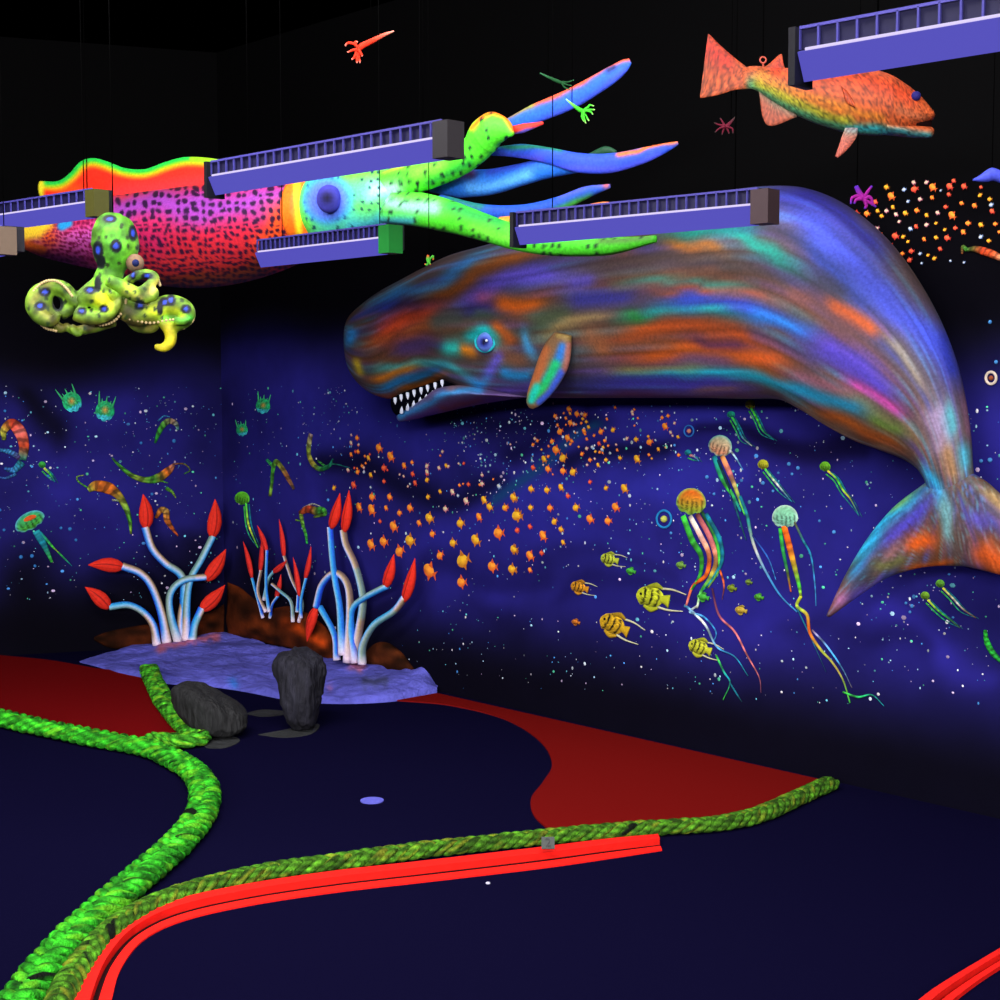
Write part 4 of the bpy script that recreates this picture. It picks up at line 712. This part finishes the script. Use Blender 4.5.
mini(WR, 'small lime jellyfish with a yellow neck beside the whale tail stock', (825, 467), 5.5, [(828, 471), (836, 478), (843, 490), (851, 500), (859, 516)], (110, 190, 40), [(225, 190, 60), GN, YL, TL])
mini(WR, 'tiny green jellyfish under the fluke, upper of two', (940, 584), 4.5, [(943, 588), (952, 597), (963, 609), (976, 618)], (110, 190, 60), [YL, WHT, (120, 70, 40)])
mini(WR, 'tiny green jellyfish under the fluke, lower of two', (925, 596), 4.5, [(928, 600), (938, 610), (948, 618), (960, 628)], (130, 190, 50), [YL, GN, (60, 80, 60)])
mini(WR, 'green jellyfish with long dripping arms above the thin anemone thicket', (242, 499), 7.5, [(246, 503), (248, 522), (252, 534), (258, 548)], (90, 190, 40), [GN, YL, GN]); mini(WR, 'tiny teal jellyfish with a short tail near the blue bubble ring', (688, 453), 3.4, [(690, 455), (695, 457), (699, 461)], (30, 150, 170), [PK, CY])
jelly(WL, 'green jellyfish with an orange heart on the left wall', (30, 522), 16, -.5, (50, 170, 120), (70, 170, 50), (90, 170, 220), [([(36, 531), (44, 545), (52, 562)], 7, [(30, 140, 150), TL, GN]), ([(40, 532), (52, 546), (58, 552)], 2.4, [TL, GN, YL]), ([(58, 552), (66, 560), (72, 566)], 1.5, [GN, TL])], .62)
o = MB(); bell(o, WL, (30, 519), 7, .5, -.4, lambda u, v: (215, 90, 30), .012, .008); o.build('orange_heart', PAINT, bpy.data.objects[[q.name for q in bpy.data.objects if q.name.startswith('jellyfish')][-1]])
mini(WL, 'tiny green jellyfish on the left wall beside the curled shell creature', (42, 465), 3.6, [(44, 468), (50, 474), (55, 482)], (60, 180, 70))
# comb jellies
def comb(W, label, c, r, tilt):
    t = thing('comb_jelly', W.P(*c), label, 'jellyfish'); rng = random.Random(int(c[0])); mb = MB(); ca, sa = math.cos(tilt), math.sin(tilt)
    def f(u, v):
        d = math.hypot(u, v+.1); k = max(0, 1-d/.55); q = np.array([30, 165, 100.])*(1-k)+np.array([205, 140, 60.])*k
        if v > .45: q = np.array([60, 190, 200.])
        return q*(.7+.6*rng.random())
    bell(mb, W, c, r*.95, 1.05, tilt, f, low=1.0); mb.build('body', PAINT, t)
    R = lambda u, v: (c[0]+r*(u*ca-v*sa), c[1]+r*(u*sa+v*ca))
    for u, l in ((-.75, 1.9), (-.4, 1.2), (0, 1.5), (.4, 1.1), (.75, 1.6)):
        mb = MB(); tubewall(mb, W, [R(u*.8, -.3), R(u, -l*.6), R(u*1.15, -l)], [r*.16, r*.09, r*.02], .004, .006, grad([(0, (40, 150, 90)), (1, (70, 210, 120))])); mb.build('lobe', PAINT, t)
comb(WL, 'green comb jelly high on the left wall, left of a pair', (72, 402), 10, -.5); comb(WL, 'green comb jelly high on the left wall, right of a pair', (105, 411), 10, .15)
comb(WR, 'slender green comb jelly near the room corner, higher of a pair', (263, 406), 7.5, .1); comb(WR, 'small green comb jelly at the room corner edge, lower of a pair', (242, 430), 6, -.15)
# shrimps and sea dragons
def creature(name, W, label, cat, strokes, parts='body'):
    t = thing(name, W.P(*strokes[0][1][0]), label, cat)
    for nm, pts, w, cs in strokes:
        mb = MB(); g = grad([(i/max(1, len(cs)-1), q) for i, q in enumerate(cs)])
        def fc(s, th, g=g): return g(s, th)*((.5+.7*vnoise(np.stack([s*14, np.cos(th)*3], 1), 1, int(pts[0][0])))*(1-.35*(np.sin(s*46+np.cos(th)) > .3)))[:, None]
        tubewall(mb, W, pts, np.array(w)/2, .004, .01, fc, k=10, n=12); mb.build(nm, PAINT, t)
    return t
G2, OR2, YG = (70, 170, 50), (215, 110, 30), (150, 180, 60)
creature('shrimp', WL, 'green and orange curved shrimp left of the left anemone buds', 'shrimp', [('body', [(88, 490), (96, 486), (108, 488), (118, 495), (126, 508), (130, 522), (131, 534)], [5, 11, 12, 8, 6, 4, 2], [YG, OR2, OR2, YG, G2, YG]), ('leg', [(112, 500), (120, 501), (126, 504)], [2, 2, 1], [WHT, G2]), ('antenna', [(88, 488), (79, 482), (77, 477), (84, 475)], [1.6, 1.6, 1], [G2, YG])])
creature('shrimp', WL, 'green shrimp with a long thin tail trailing to the left', 'shrimp', [('body', [(112, 458), (122, 468), (133, 476), (146, 480), (158, 478), (168, 471), (174, 465)], [1.5, 3.5, 5, 6, 9, 8, 4], [G2, G2, YG, G2, OR2, (190, 120, 110)]), ('antenna', [(173, 464), (184, 464), (190, 470), (184, 474)], [1.6, 1.4, 1], [(170, 90, 50), G2]), ('leg', [(150, 482), (160, 481), (168, 483)], [2, 2, 1], [YG, G2]), ('leg', [(166, 488), (172, 492), (176, 498)], [4, 3, 1], [G2, YG])])
creature('shrimp', WL, 'small hook-shaped green shrimp high on the left wall', 'shrimp', [('body', [(155, 443), (159, 432), (164, 424), (170, 421), (176, 424), (178, 430)], [2, 5, 6, 6, 5, 2], [(30, 150, 60), G2, (190, 150, 120), (90, 190, 180)]), ('antenna', [(158, 421), (164, 416), (170, 417)], [1.6, 1.4, 1], [CY, CY])])
creature('shrimp', WL, 'small orange shrimp between two raised red buds', 'shrimp', [('body', [(156, 518), (161, 510), (166, 512), (167, 520), (172, 528), (178, 536)], [3, 6, 7, 6, 4, 1.5], [OR2, (190, 150, 70), OR2, (215, 90, 40)])])
creature('seahorse', WR, 'green seahorse bent like an upside-down letter V near the corner', 'seahorse', [('body', [(294, 489), (288, 478), (282, 468), (276, 462), (273, 470), (272, 482), (270, 496)], [3, 6, 6, 6, 5, 4, 4], [(120, 90, 70), (180, 110, 60), YG, G2, G2, YG]), ('fin', [(267, 460), (271, 464), (274, 468)], [3, 4, 2], [(40, 190, 120), G2])])
creature('pipefish', WR, 'green J-shaped pipefish right of the bent seahorse', 'fish', [('body', [(311, 434), (309, 444), (309, 455), (313, 464), (320, 469), (329, 466), (333, 459)], [6, 7, 6, 6, 5, 4, 1.5], [(200, 170, 160), YG, (190, 170, 60), (40, 180, 90), (20, 130, 120)]), ('fin', [(318, 461), (326, 466), (334, 464), (350, 468)], [2, 2, 1.4, 1], [G2, TL])])
creature('sea_dragon', WR, 'red and green sea dragon with a dangling tail above the arching anemone', 'fish', [('body', [(300, 513), (308, 509), (316, 511), (323, 510), (325, 514), (314, 517)], [5, 8, 9, 6, 4, 2], [(180, 90, 40), (215, 70, 40), (60, 160, 60), G2, YG]), ('tail', [(301, 514), (303, 525), (306, 535), (307, 544)], [6, 4, 3, 2], [YG, G2, (40, 190, 80)]), ('fin', [(303, 508), (312, 504), (320, 506)], [1.6, 1.8, 1], [WHT, WHT]), ('fin', [(296, 520), (301, 521)], [2, 1], [YG, G2])])
creature('nautilus', WL, 'curled red and white shell creature with blue arms at the left edge', 'nautilus', [('shell', [(4, 440), (4, 430), (12, 424), (20, 432), (24, 446), (22, 460)], [4, 7, 11, 12, 10, 8], [YG, (200, 180, 60), (235, 70, 40), (240, 120, 110), (225, 80, 40), (40, 150, 130)]), ('arm', [(22, 462), (14, 470), (4, 468)], [8, 6, 3], [(30, 130, 140), CY, (50, 100, 190)]), ('arm', [(20, 458), (10, 452), (0, 450)], [6, 5, 3], [(90, 60, 120), CY, CY]), ('arm', [(16, 474), (6, 478), (-4, 477)], [3, 2.4, 1.6], [CY, (60, 90, 190)])])
creature('pipefish', WR, 'bright green curved pipefish at the right edge below the fluke', 'fish', [('body', [(985, 630), (987, 642), (993, 653), (1002, 662)], [3, 6, 6, 4], [(40, 190, 50), (40, 200, 60), (30, 170, 60)])])
creature('wrasse', WR, 'long orange and green fish at the right edge below the orange school', 'fish', [('body', [(966, 250), (974, 249), (983, 251), (992, 254), (1003, 259)], [3, 6, 8, 8, 6], [(50, 130, 40), (110, 100, 40), (215, 70, 30), (235, 90, 40), (240, 160, 110)]), ('tail', [(967, 250), (963, 247), (962, 254)], [4, 4, 2], [G2, (120, 60, 30)])])
# butterfly fish
def butterfly(label, c, r, tilt, col, stripes=True, streamer=True):
    W = WR; t = thing('butterflyfish', W.P(*c), label, 'fish'); ca, sa = math.cos(tilt), math.sin(tilt); R = lambda u, v: (c[0]+r*(u*ca-v*sa), c[1]+r*(u*sa+v*ca))
    col = np.array(col, float); rng = random.Random(int(c[0]+c[1]))
    def f(u, v):
        q = col*(.75+.35*rng.random())*(1-.25*max(0, v))
        if stripes and math.sin((u+.25*v*v)*13) > .45 and abs(v) < .75 and u > -.75: q = np.array([14, 18, 10.])
        return q
    mb = MB(); bell(mb, W, c, r, .78, tilt, f, low=.95); mb.build('body', PAINT, t)
    mb = MB(); tubewall(mb, W, [R(.8, 0), R(1.1, 0), R(1.4, .05)], np.array([.25, .35, .5])*r, .004, .008, col*.9); mb.build('tail', PAINT, t)
    mb = MB(); tubewall(mb, W, [R(-.3, -.7), R(.3, -.9), R(.8, -.75)], np.array([.1, .22, .08])*r, .005, .007, col*.7); mb.build('dorsal_fin', PAINT, t)
    mb = MB(); tubewall(mb, W, [R(-.3, .68), R(.2, .85), R(.7, .68)], np.array([.1, .22, .08])*r, .005, .007, col*.8); mb.build('anal_fin', PAINT, t)
    if streamer:
        for v in (-.75, .6): mb = MB(); tubewall(mb, W, [R(.7, v), R(1.5, v*1.1), R(2.5, v*.9)], np.array([.09, .07, .03])*r, .004, .005, (190, 190, 150)); mb.build('streamer', PAINT, t)
    MB().add(*ball(W.P(*R(-.68, -.1), .012), .05*r*W.scale(*c)*2, (6, 6, 8), 8, 6)).build('eye', PAINT, t)
butterfly('largest yellow butterflyfish with black stripes facing the big orange jellyfish', (650, 597), 14, .2, (195, 205, 40)); butterfly('orange-yellow striped butterflyfish lowest of the two big ones', (612, 624), 13, .45, (215, 170, 30))
butterfly('yellow butterflyfish under the trailing arms of the orange jellyfish', (698, 647), 10, .35, (200, 205, 50)); butterfly('small yellow butterflyfish with a black patch above the largest one', (608, 559), 7.5, .2, (190, 205, 60)); butterfly('small orange butterflyfish with two long streamers', (578, 587), 7.5, .25, (220, 150, 30))
def blur(label, x, y, r, col): butterfly(label, (x, y), r, .2, col, False, False)
for lab, x, y, r, c in (('tiny olive fish just right of the orange jellyfish arms', 731, 588, 4, (130, 150, 40)), ('tiny olive fish above the long teal tail', 748, 582, 3, (120, 150, 60)), ('tiny green fish crossed by the long teal tail', 758, 597, 4, (80, 170, 50)), ('tiny tan fish below the olive ones', 740, 610, 5, (200, 170, 60)), ('tiny green fish among the jellyfish tentacles', 702, 597, 5, (70, 180, 60)), ('tiny green fish right of the small black-patched butterflyfish', 630, 571, 4, (70, 180, 60)), ('tiny yellow-green fish left of the orange jellyfish arms', 680, 565, 4, (120, 170, 70)), ('tiny brown fish left of the lowest butterflyfish', 575, 622, 3.5, (210, 120, 40))): blur(lab, x, y, r, c)
# bubbles
def ring(name, W, label, c, r, w, col, core=None):
    th = np.linspace(0, 2*math.pi, 36); pts = np.array([W.P(c[0]+r*math.cos(a)*.85, c[1]+r*math.sin(a), .005) for a in th]); t = thing(name, W.P(*c), label, 'bubble'); sc = W.scale(*c)
    MB().add(*tube(pts, w*sc/2, .005, W.n, 8, col, False)).build('rim', PAINT, t)
    if core: MB().add(*ball(W.P(*c, .006), r*.42*sc, core, 12, 8)).build('core', PAINT, t)
ring('bubble', WR, 'blue bubble ring with a yellow core left of the orange jellyfish', (664, 519), 8.5, 2.4, (30, 130, 190), (190, 200, 90)); ring('bubble', WR, 'small faint blue bubble ring with a pink core under the whale belly', (689, 431), 5.5, 1.5, (40, 110, 190), (205, 130, 110)); ring('porthole_shell', WR, 'small round white and brown shell ring at the right edge by the whale tail', (991, 378), 6, 3, (205, 190, 170), (140, 70, 40))

# ================================================================ SCHOOLING FISH
def school_mesh(name, col, col2):
    mb = MB(); n = 18
    th = np.linspace(0, 2*math.pi, n, endpoint=False); V = [(0, 0, .22)]; C = [np.array(col)*1.08]
    for a in th: V.append((math.cos(a)*.42-.06, math.sin(a)*.34, 0)); C.append(np.array(col) if math.sin(a) > -.3 else np.array(col2))
    mb.add(V, [(0, 1+i, 1+(i+1) % n) for i in range(n)], np.array(C))
    for tri in (((.28, 0), (.62, .26), (.5, 0), (.62, -.26)), ((-.12, .26), (.02, .56), (.2, .24)), ((-.06, -.26), (.1, -.52), (.2, -.22))):
        q = [(x, y, .02) for x, y in tri]+[(x, y, .10) for x, y in tri]; k = len(tri)
        mb.add(q, [tuple(range(k, 2*k)), tuple(range(k))[::-1]]+[(i, (i+1) % k, k+(i+1) % k, k+i) for i in range(k)], col2)
    V = np.concatenate(mb.V); C = np.concatenate(mb.C); me = bpy.data.meshes.new(name); me.from_pydata(V.tolist(), [], mb.Fc)
    a = me.color_attributes.new('Col', 'FLOAT_COLOR', 'POINT'); buf = np.ones((len(V), 4), np.float32); buf[:, :3] = lin(np.clip(C, 0, 255)); a.data.foreach_set('color', buf.ravel()); me.materials.append(PAINT); return me
FISHM = {k: school_mesh('school_fish', a, b) for k, (a, b) in {'o': ((236, 146, 44), (214, 88, 36)), 'r': ((225, 95, 55), (190, 50, 40)), 'y': ((228, 176, 40), (190, 110, 30)), 'p': ((205, 190, 150), (190, 110, 130)), 'w': ((190, 195, 190), (110, 140, 190))}.items()}
from mathutils import Matrix
def school_fish(x, y, d, k, label, group, off=.003):
    me = FISHM[k]; o = bpy.data.objects.new('school_fish', me); COL.objects.link(o); p = WR.P(x, y, off); s = d*WR.scale(x, y)*1.08
    a = random.uniform(-.7, .5); X = DR*math.cos(a)+Z*math.sin(a); Y = -DR*math.sin(a)+Z*math.cos(a); N = WR.n
    if np.dot(np.cross(X, Y), N) < 0: X = -X if random.random() < .5 else X; Y = np.cross(N, X)
    M = Matrix([[X[i]*s, Y[i]*s, N[i]*s*.35, p[i]] for i in range(3)]+[[0, 0, 0, 1]]); o.matrix_world = M
    tag(o, label, 'fish', group)
LA = ('bright orange fish of the large school below the whale head', 'big orange fish below the whale head'); LB = ('golden fish of the slanting school below the whale fin', 'golden fish below the whale fin'); LC = ('orange fish of the dark school above the whale tail, high on the wall', 'orange fish behind the whale back')
LD = ('tiny pale fleck-like fish scattered through the school under the whale', 'tiny pale fish under the whale')
SA = '245,240,10,o 303,282,11,o 270,340,8,r 370,328,7,o 410,312,5,o 413,370,6,r 425,415,6,r 135,190,6,o 105,215,5,p 140,258,5,o 192,290,6,y 105,272,5,o 90,350,5,p 138,360,6,o 203,375,6,y 118,425,8,r 270,407,5,r 20,440,6,y 210,485,9,o 298,485,8,o 485,330,6,p 485,360,6,p 485,400,6,y 545,340,5,p 580,328,5,y 612,460,7,p 550,458,5,y 490,485,6,y 680,505,8,p 577,545,7,p 760,420,6,p 845,432,6,w 692,422,5,r 145,535,10,o 208,548,12,o 280,540,6,o 347,565,7,o 400,540,9,o 318,632,12,o 250,607,5,r 497,590,12,y 445,615,7,o 512,670,8,o 652,617,11,y 205,722,12,o 268,708,12,o 400,703,14,y 348,757,13,o 615,715,10,y 728,700,13,y 550,777,10,o 770,500,9,y 798,535,9,y 875,538,8,y 918,488,9,y 938,577,13,y 745,585,9,o 843,665,14,o 935,652,6,r 920,747,10,y 665,803,18,y 497,855,18,o 658,912,13,o 812,832,13,o 912,845,11,y'
for q in SA.split(): x, y, d, k = q.split(','); school_fish(330+float(x)/5, 400+float(y)/5, float(d), k, *LA)
SB = '68,537,10,y 83,627,13,y 27,588,8,o 155,495,8,y 235,500,8,y 305,487,8,y 153,588,7,y 250,590,8,o 272,658,8,y 380,588,9,y 578,585,10,o 450,645,10,o 540,655,9,o 215,728,11,o 305,697,7,y 315,762,6,y 622,492,10,y 685,345,9,y 748,260,8,o 825,182,8,o 338,240,8,o 280,300,10,o 315,340,10,y 220,345,8,y 240,395,8,o 315,405,8,o 365,410,9,y 260,257,6,o 300,208,8,o 352,165,7,o 385,120,7,o 345,95,7,o 505,208,7,o 565,200,6,y 420,205,6,o 495,268,5,r 70,797,10,y 150,828,11,o 60,897,11,y 208,815,6,r 150,900,6,o 88,700,5,r 150,683,6,r 165,388,6,r 340,530,6,r 410,320,5,o 530,350,5,y 600,340,5,y 680,247,6,y 450,350,5,o 490,375,5,y 530,490,6,y 450,460,5,r 275,130,5,o 425,125,6,o'
for q in SB.split(): x, y, d, k = q.split(','); school_fish(500+float(x)/5, 390+float(y)/5, float(d), k, *LB)
SCq = '100,335,8,r 168,335,7,o 320,225,9,o 465,182,8,r 580,170,9,o 685,165,8,r 775,165,7,r 250,480,9,o 345,475,8,r 315,540,8,r 700,345,9,o 840,285,6,o 950,320,6,r 670,487,7,r 525,495,5,o 435,625,6,r 445,570,6,r 625,555,5,r 408,332,6,y 500,245,5,p 480,315,6,o 350,340,5,p 160,405,5,y 230,430,6,p 290,318,5,p 660,293,5,r 575,235,5,o 710,130,5,r 290,170,6,y 460,140,5,p 540,140,5,p 220,262,6,r 330,295,5,y 425,258,4,w 800,395,6,o 880,405,6,y 970,400,5,o 770,450,6,o 720,425,5,r 655,435,4,y 600,395,4,y 540,405,5,p 440,430,5,w 260,350,5,y 235,318,5,y 370,385,4,p 935,245,5,y 945,280,5,w 760,270,5,o 610,330,5,p 395,480,5,y 425,510,4,y 590,615,5,y 500,585,4,w 550,595,4,y 510,645,3,w 690,630,3,w 390,585,5,o 600,485,5,y 540,345,5,y 475,415,5,r 680,215,5,r 880,170,4,r 400,185,5,w 880,480,5,w 930,505,5,y 775,640,3,w 630,190,3,w 875,220,5,y 995,450,4,o'
for q in SCq.split(): x, y, d, k = q.split(','); school_fish(840+float(x)/6.25, 160+float(y)/6.25, float(d)*.95, k, *LC, off=.006)
rg = random.Random(3); cnt = 0
while cnt < 70:
    x, y = rg.uniform(530, 680), rg.uniform(404, 480)
    u = (x-530)/150; mid = 452-46*u if x < 600 else 430
    if abs(y-mid) < 26+10*rg.random(): school_fish(x, y, rg.uniform(2.4, 4.6), rg.choice('oypyow'), *LD); cnt += 1
cnt = 0
while cnt < 34:
    x = rg.uniform(345, 520); y = 455+14*math.sin((x-345)/60)+rg.gauss(0, 14)+(x-345)*.05
    school_fish(x, y, rg.uniform(2.6, 4.4), rg.choice('pwopwr'), *LD); cnt += 1

# ================================================================ PAINT SPECKS (uncountable)
def specks(W, n, region, dens, label, parent, seed, smax=.009):
    rg = random.Random(seed); mb = MB(); cs = [(150, 190, 215), (190, 205, 215), (90, 170, 190), (70, 140, 215), (200, 200, 205), (190, 170, 205), (80, 190, 150)]; c = 0
    while c < n:
        x, y = rg.uniform(region[0], region[2]), rg.uniform(region[1], region[3])
        if rg.random() > dens(x, y): continue
        p = W.P(x, y, .002); s = min(smax, rg.expovariate(1/.0022)+.0014); D = DR if W is WR else DL; q = []; k = 6
        e = rg.uniform(.6, 1.4)
        for j in range(k): a = 2*math.pi*j/k; q.append(p+D*s*math.cos(a)*e+Z*s*math.sin(a))
        mb.add(q+[p+W.n*.002], [(j, (j+1) % k, k) for j in range(k)], np.array(rg.choice(cs))*rg.uniform(.7, 1.25)); c += 1
    o = mb.build('paint_speck', PAINT, parent, smooth=False); o['kind'] = 'stuff'; return o
def dR(x, y):
    d = .30
    for cx, cy, r, a in ((500, 440, 40, 2.2), (520, 425, 25, 2), (330, 410, 40, 1.2), (345, 390, 25, 1), (455, 432, 25, .9), (640, 415, 40, .9), (690, 540, 60, .4), (800, 440, 60, .4), (560, 470, 50, .8), (910, 600, 40, .7), (460, 640, 30, .6), (700, 470, 60, .5), (265, 450, 50, .5), (490, 460, 30, 1.4)): d += a*math.exp(-((x-cx)**2+(y-cy)**2)/(r*r))
    top = 385 if x < 345 else 402
    if y < top or (x > 900 and y < 560) and y < 300: return 0
    if y > 690+(x-500)*.04: return 0
    return min(1, d*.42)
specks(WR, 1550, (232, 375, 1000, 705), dR, '', wall_r, 5)
def dL(x, y): return 0 if (y < 385 or y > 600) else .5+.5*math.exp(-((x-150)**2+(y-430)**2)/3600)+.4*math.exp(-((x-40)**2+(y-470)**2)/3600)
specks(WL, 480, (-20, 380, 222, 600), dL, '', wall_l, 6)
# blue drops on the walls
for x, y, s in ((70, 529, 4), (61, 528, 3), (21, 557, 4), (32, 556, 4), (4, 530, 3), (76, 540, 3), (48, 476, 3), (5, 411, 3), (174, 441, 4), (152, 494, 3), (141, 443, 3), (35, 566, 3), (0, 510, 3)): MB().add(*ball(WL.P(x, y, .002), s*.5*WL.scale(x, y), (50, 120, 190), 10, 6)).build('painted_drop', PAINT, wall_l)
for x, y, s in ((789, 464, 4), (798, 468, 4), (792, 474, 3), (763, 483, 4), (707, 477, 4), (834, 532, 4), (773, 491, 3), (671, 533, 3), (714, 494, 3), (981, 461, 4), (912, 606, 4), (910, 612, 3), (906, 603, 3), (990, 460, 5), (990, 322, 4), (996, 362, 4)): MB().add(*ball(WR.P(x, y, .002), s*.5*WR.scale(x, y), (70, 140, 205), 10, 6)).build('painted_drop', PAINT, wall_r)

# ================================================================ CAMERA, LIGHT
cd = bpy.data.cameras.new('camera'); cam = bpy.data.objects.new('camera', cd); COL.objects.link(cam); cam.location = (0, 0, H)
cam.rotation_euler = (math.pi/2-PITCH, 0, 0); cd.sensor_width = 36; cd.lens = 36*F/1000; cd.clip_start = .05; SC.camera = cam
def area(name, loc, target, sx, sy, power, col):
    l = bpy.data.lights.new(name, 'AREA'); l.shape = 'RECTANGLE'; l.size = sx; l.size_y = sy; l.energy = power; l.color = col
    o = bpy.data.objects.new(name, l); COL.objects.link(o); o.location = tuple(loc); d = Vector(target)-Vector(tuple(loc)); o.rotation_euler = d.to_track_quat('-Z', 'Y').to_euler(); return o
KC = (1.0, .95, 1.0)
for i, (c, X, Y, L) in enumerate(LAMPS):
    p = c+Y*.12-Z*.02; o = area('blacklight', p, p+(-Z*.9+Y*.25), .1, 1.1, 3.5, KC)
    zax = Vector(tuple(Z*.9-Y*.25)).normalized(); yax = Vector(tuple(X)); xax = yax.cross(zax).normalized(); yax = zax.cross(xax)
    M = Matrix((xax, yax, zax)).transposed().to_4x4(); M.translation = Vector(tuple(p)); o.matrix_world = M
for x, y, z, tx, ty, tz, pw in ((-4.2, -4.6, 3.2, -1.2, 8, 1.5, 640), (-.6, -5, 3.2, .4, 7, 1.6, 560), (2.6, -4.6, 3.2, 1.6, 6, 1.4, 230)):
    area('added_fill_lamp', (x, y, z), (tx, ty, tz), 3.0, 1.0, pw, KC)  # unseen lamps added behind the camera to light the scene evenly
area('added_fill_lamp', (-1.8, 4.6, 3.5), (-1.4, 6.8, 0), 2.0, 1.0, 150, KC)  # unseen overhead lamp added to brighten the left floor and rope
area('added_fill_lamp', (.2, 2.8, 3.5), (.1, 4.4, 0), 2.4, 1.0, 150, KC)  # unseen overhead lamp added to brighten the front ropes and carpet
area('added_fill_lamp', (.3, 5.0, 3.5), (.5, 6.6, 2.0), 2.4, .6, 45, KC)  # unseen lamp added to lift the dark top of the whale
w = bpy.data.worlds.new('World'); SC.world = w; w.use_nodes = True; w.node_tree.nodes['Background'].inputs['Color'].default_value = (0, 0, 0, 1)
SC.view_settings.view_transform = 'Standard'; SC.view_settings.look = 'None'; SC.view_settings.gamma = 1; SC.view_settings.use_curve_mapping = False; SC.view_settings.exposure = 0
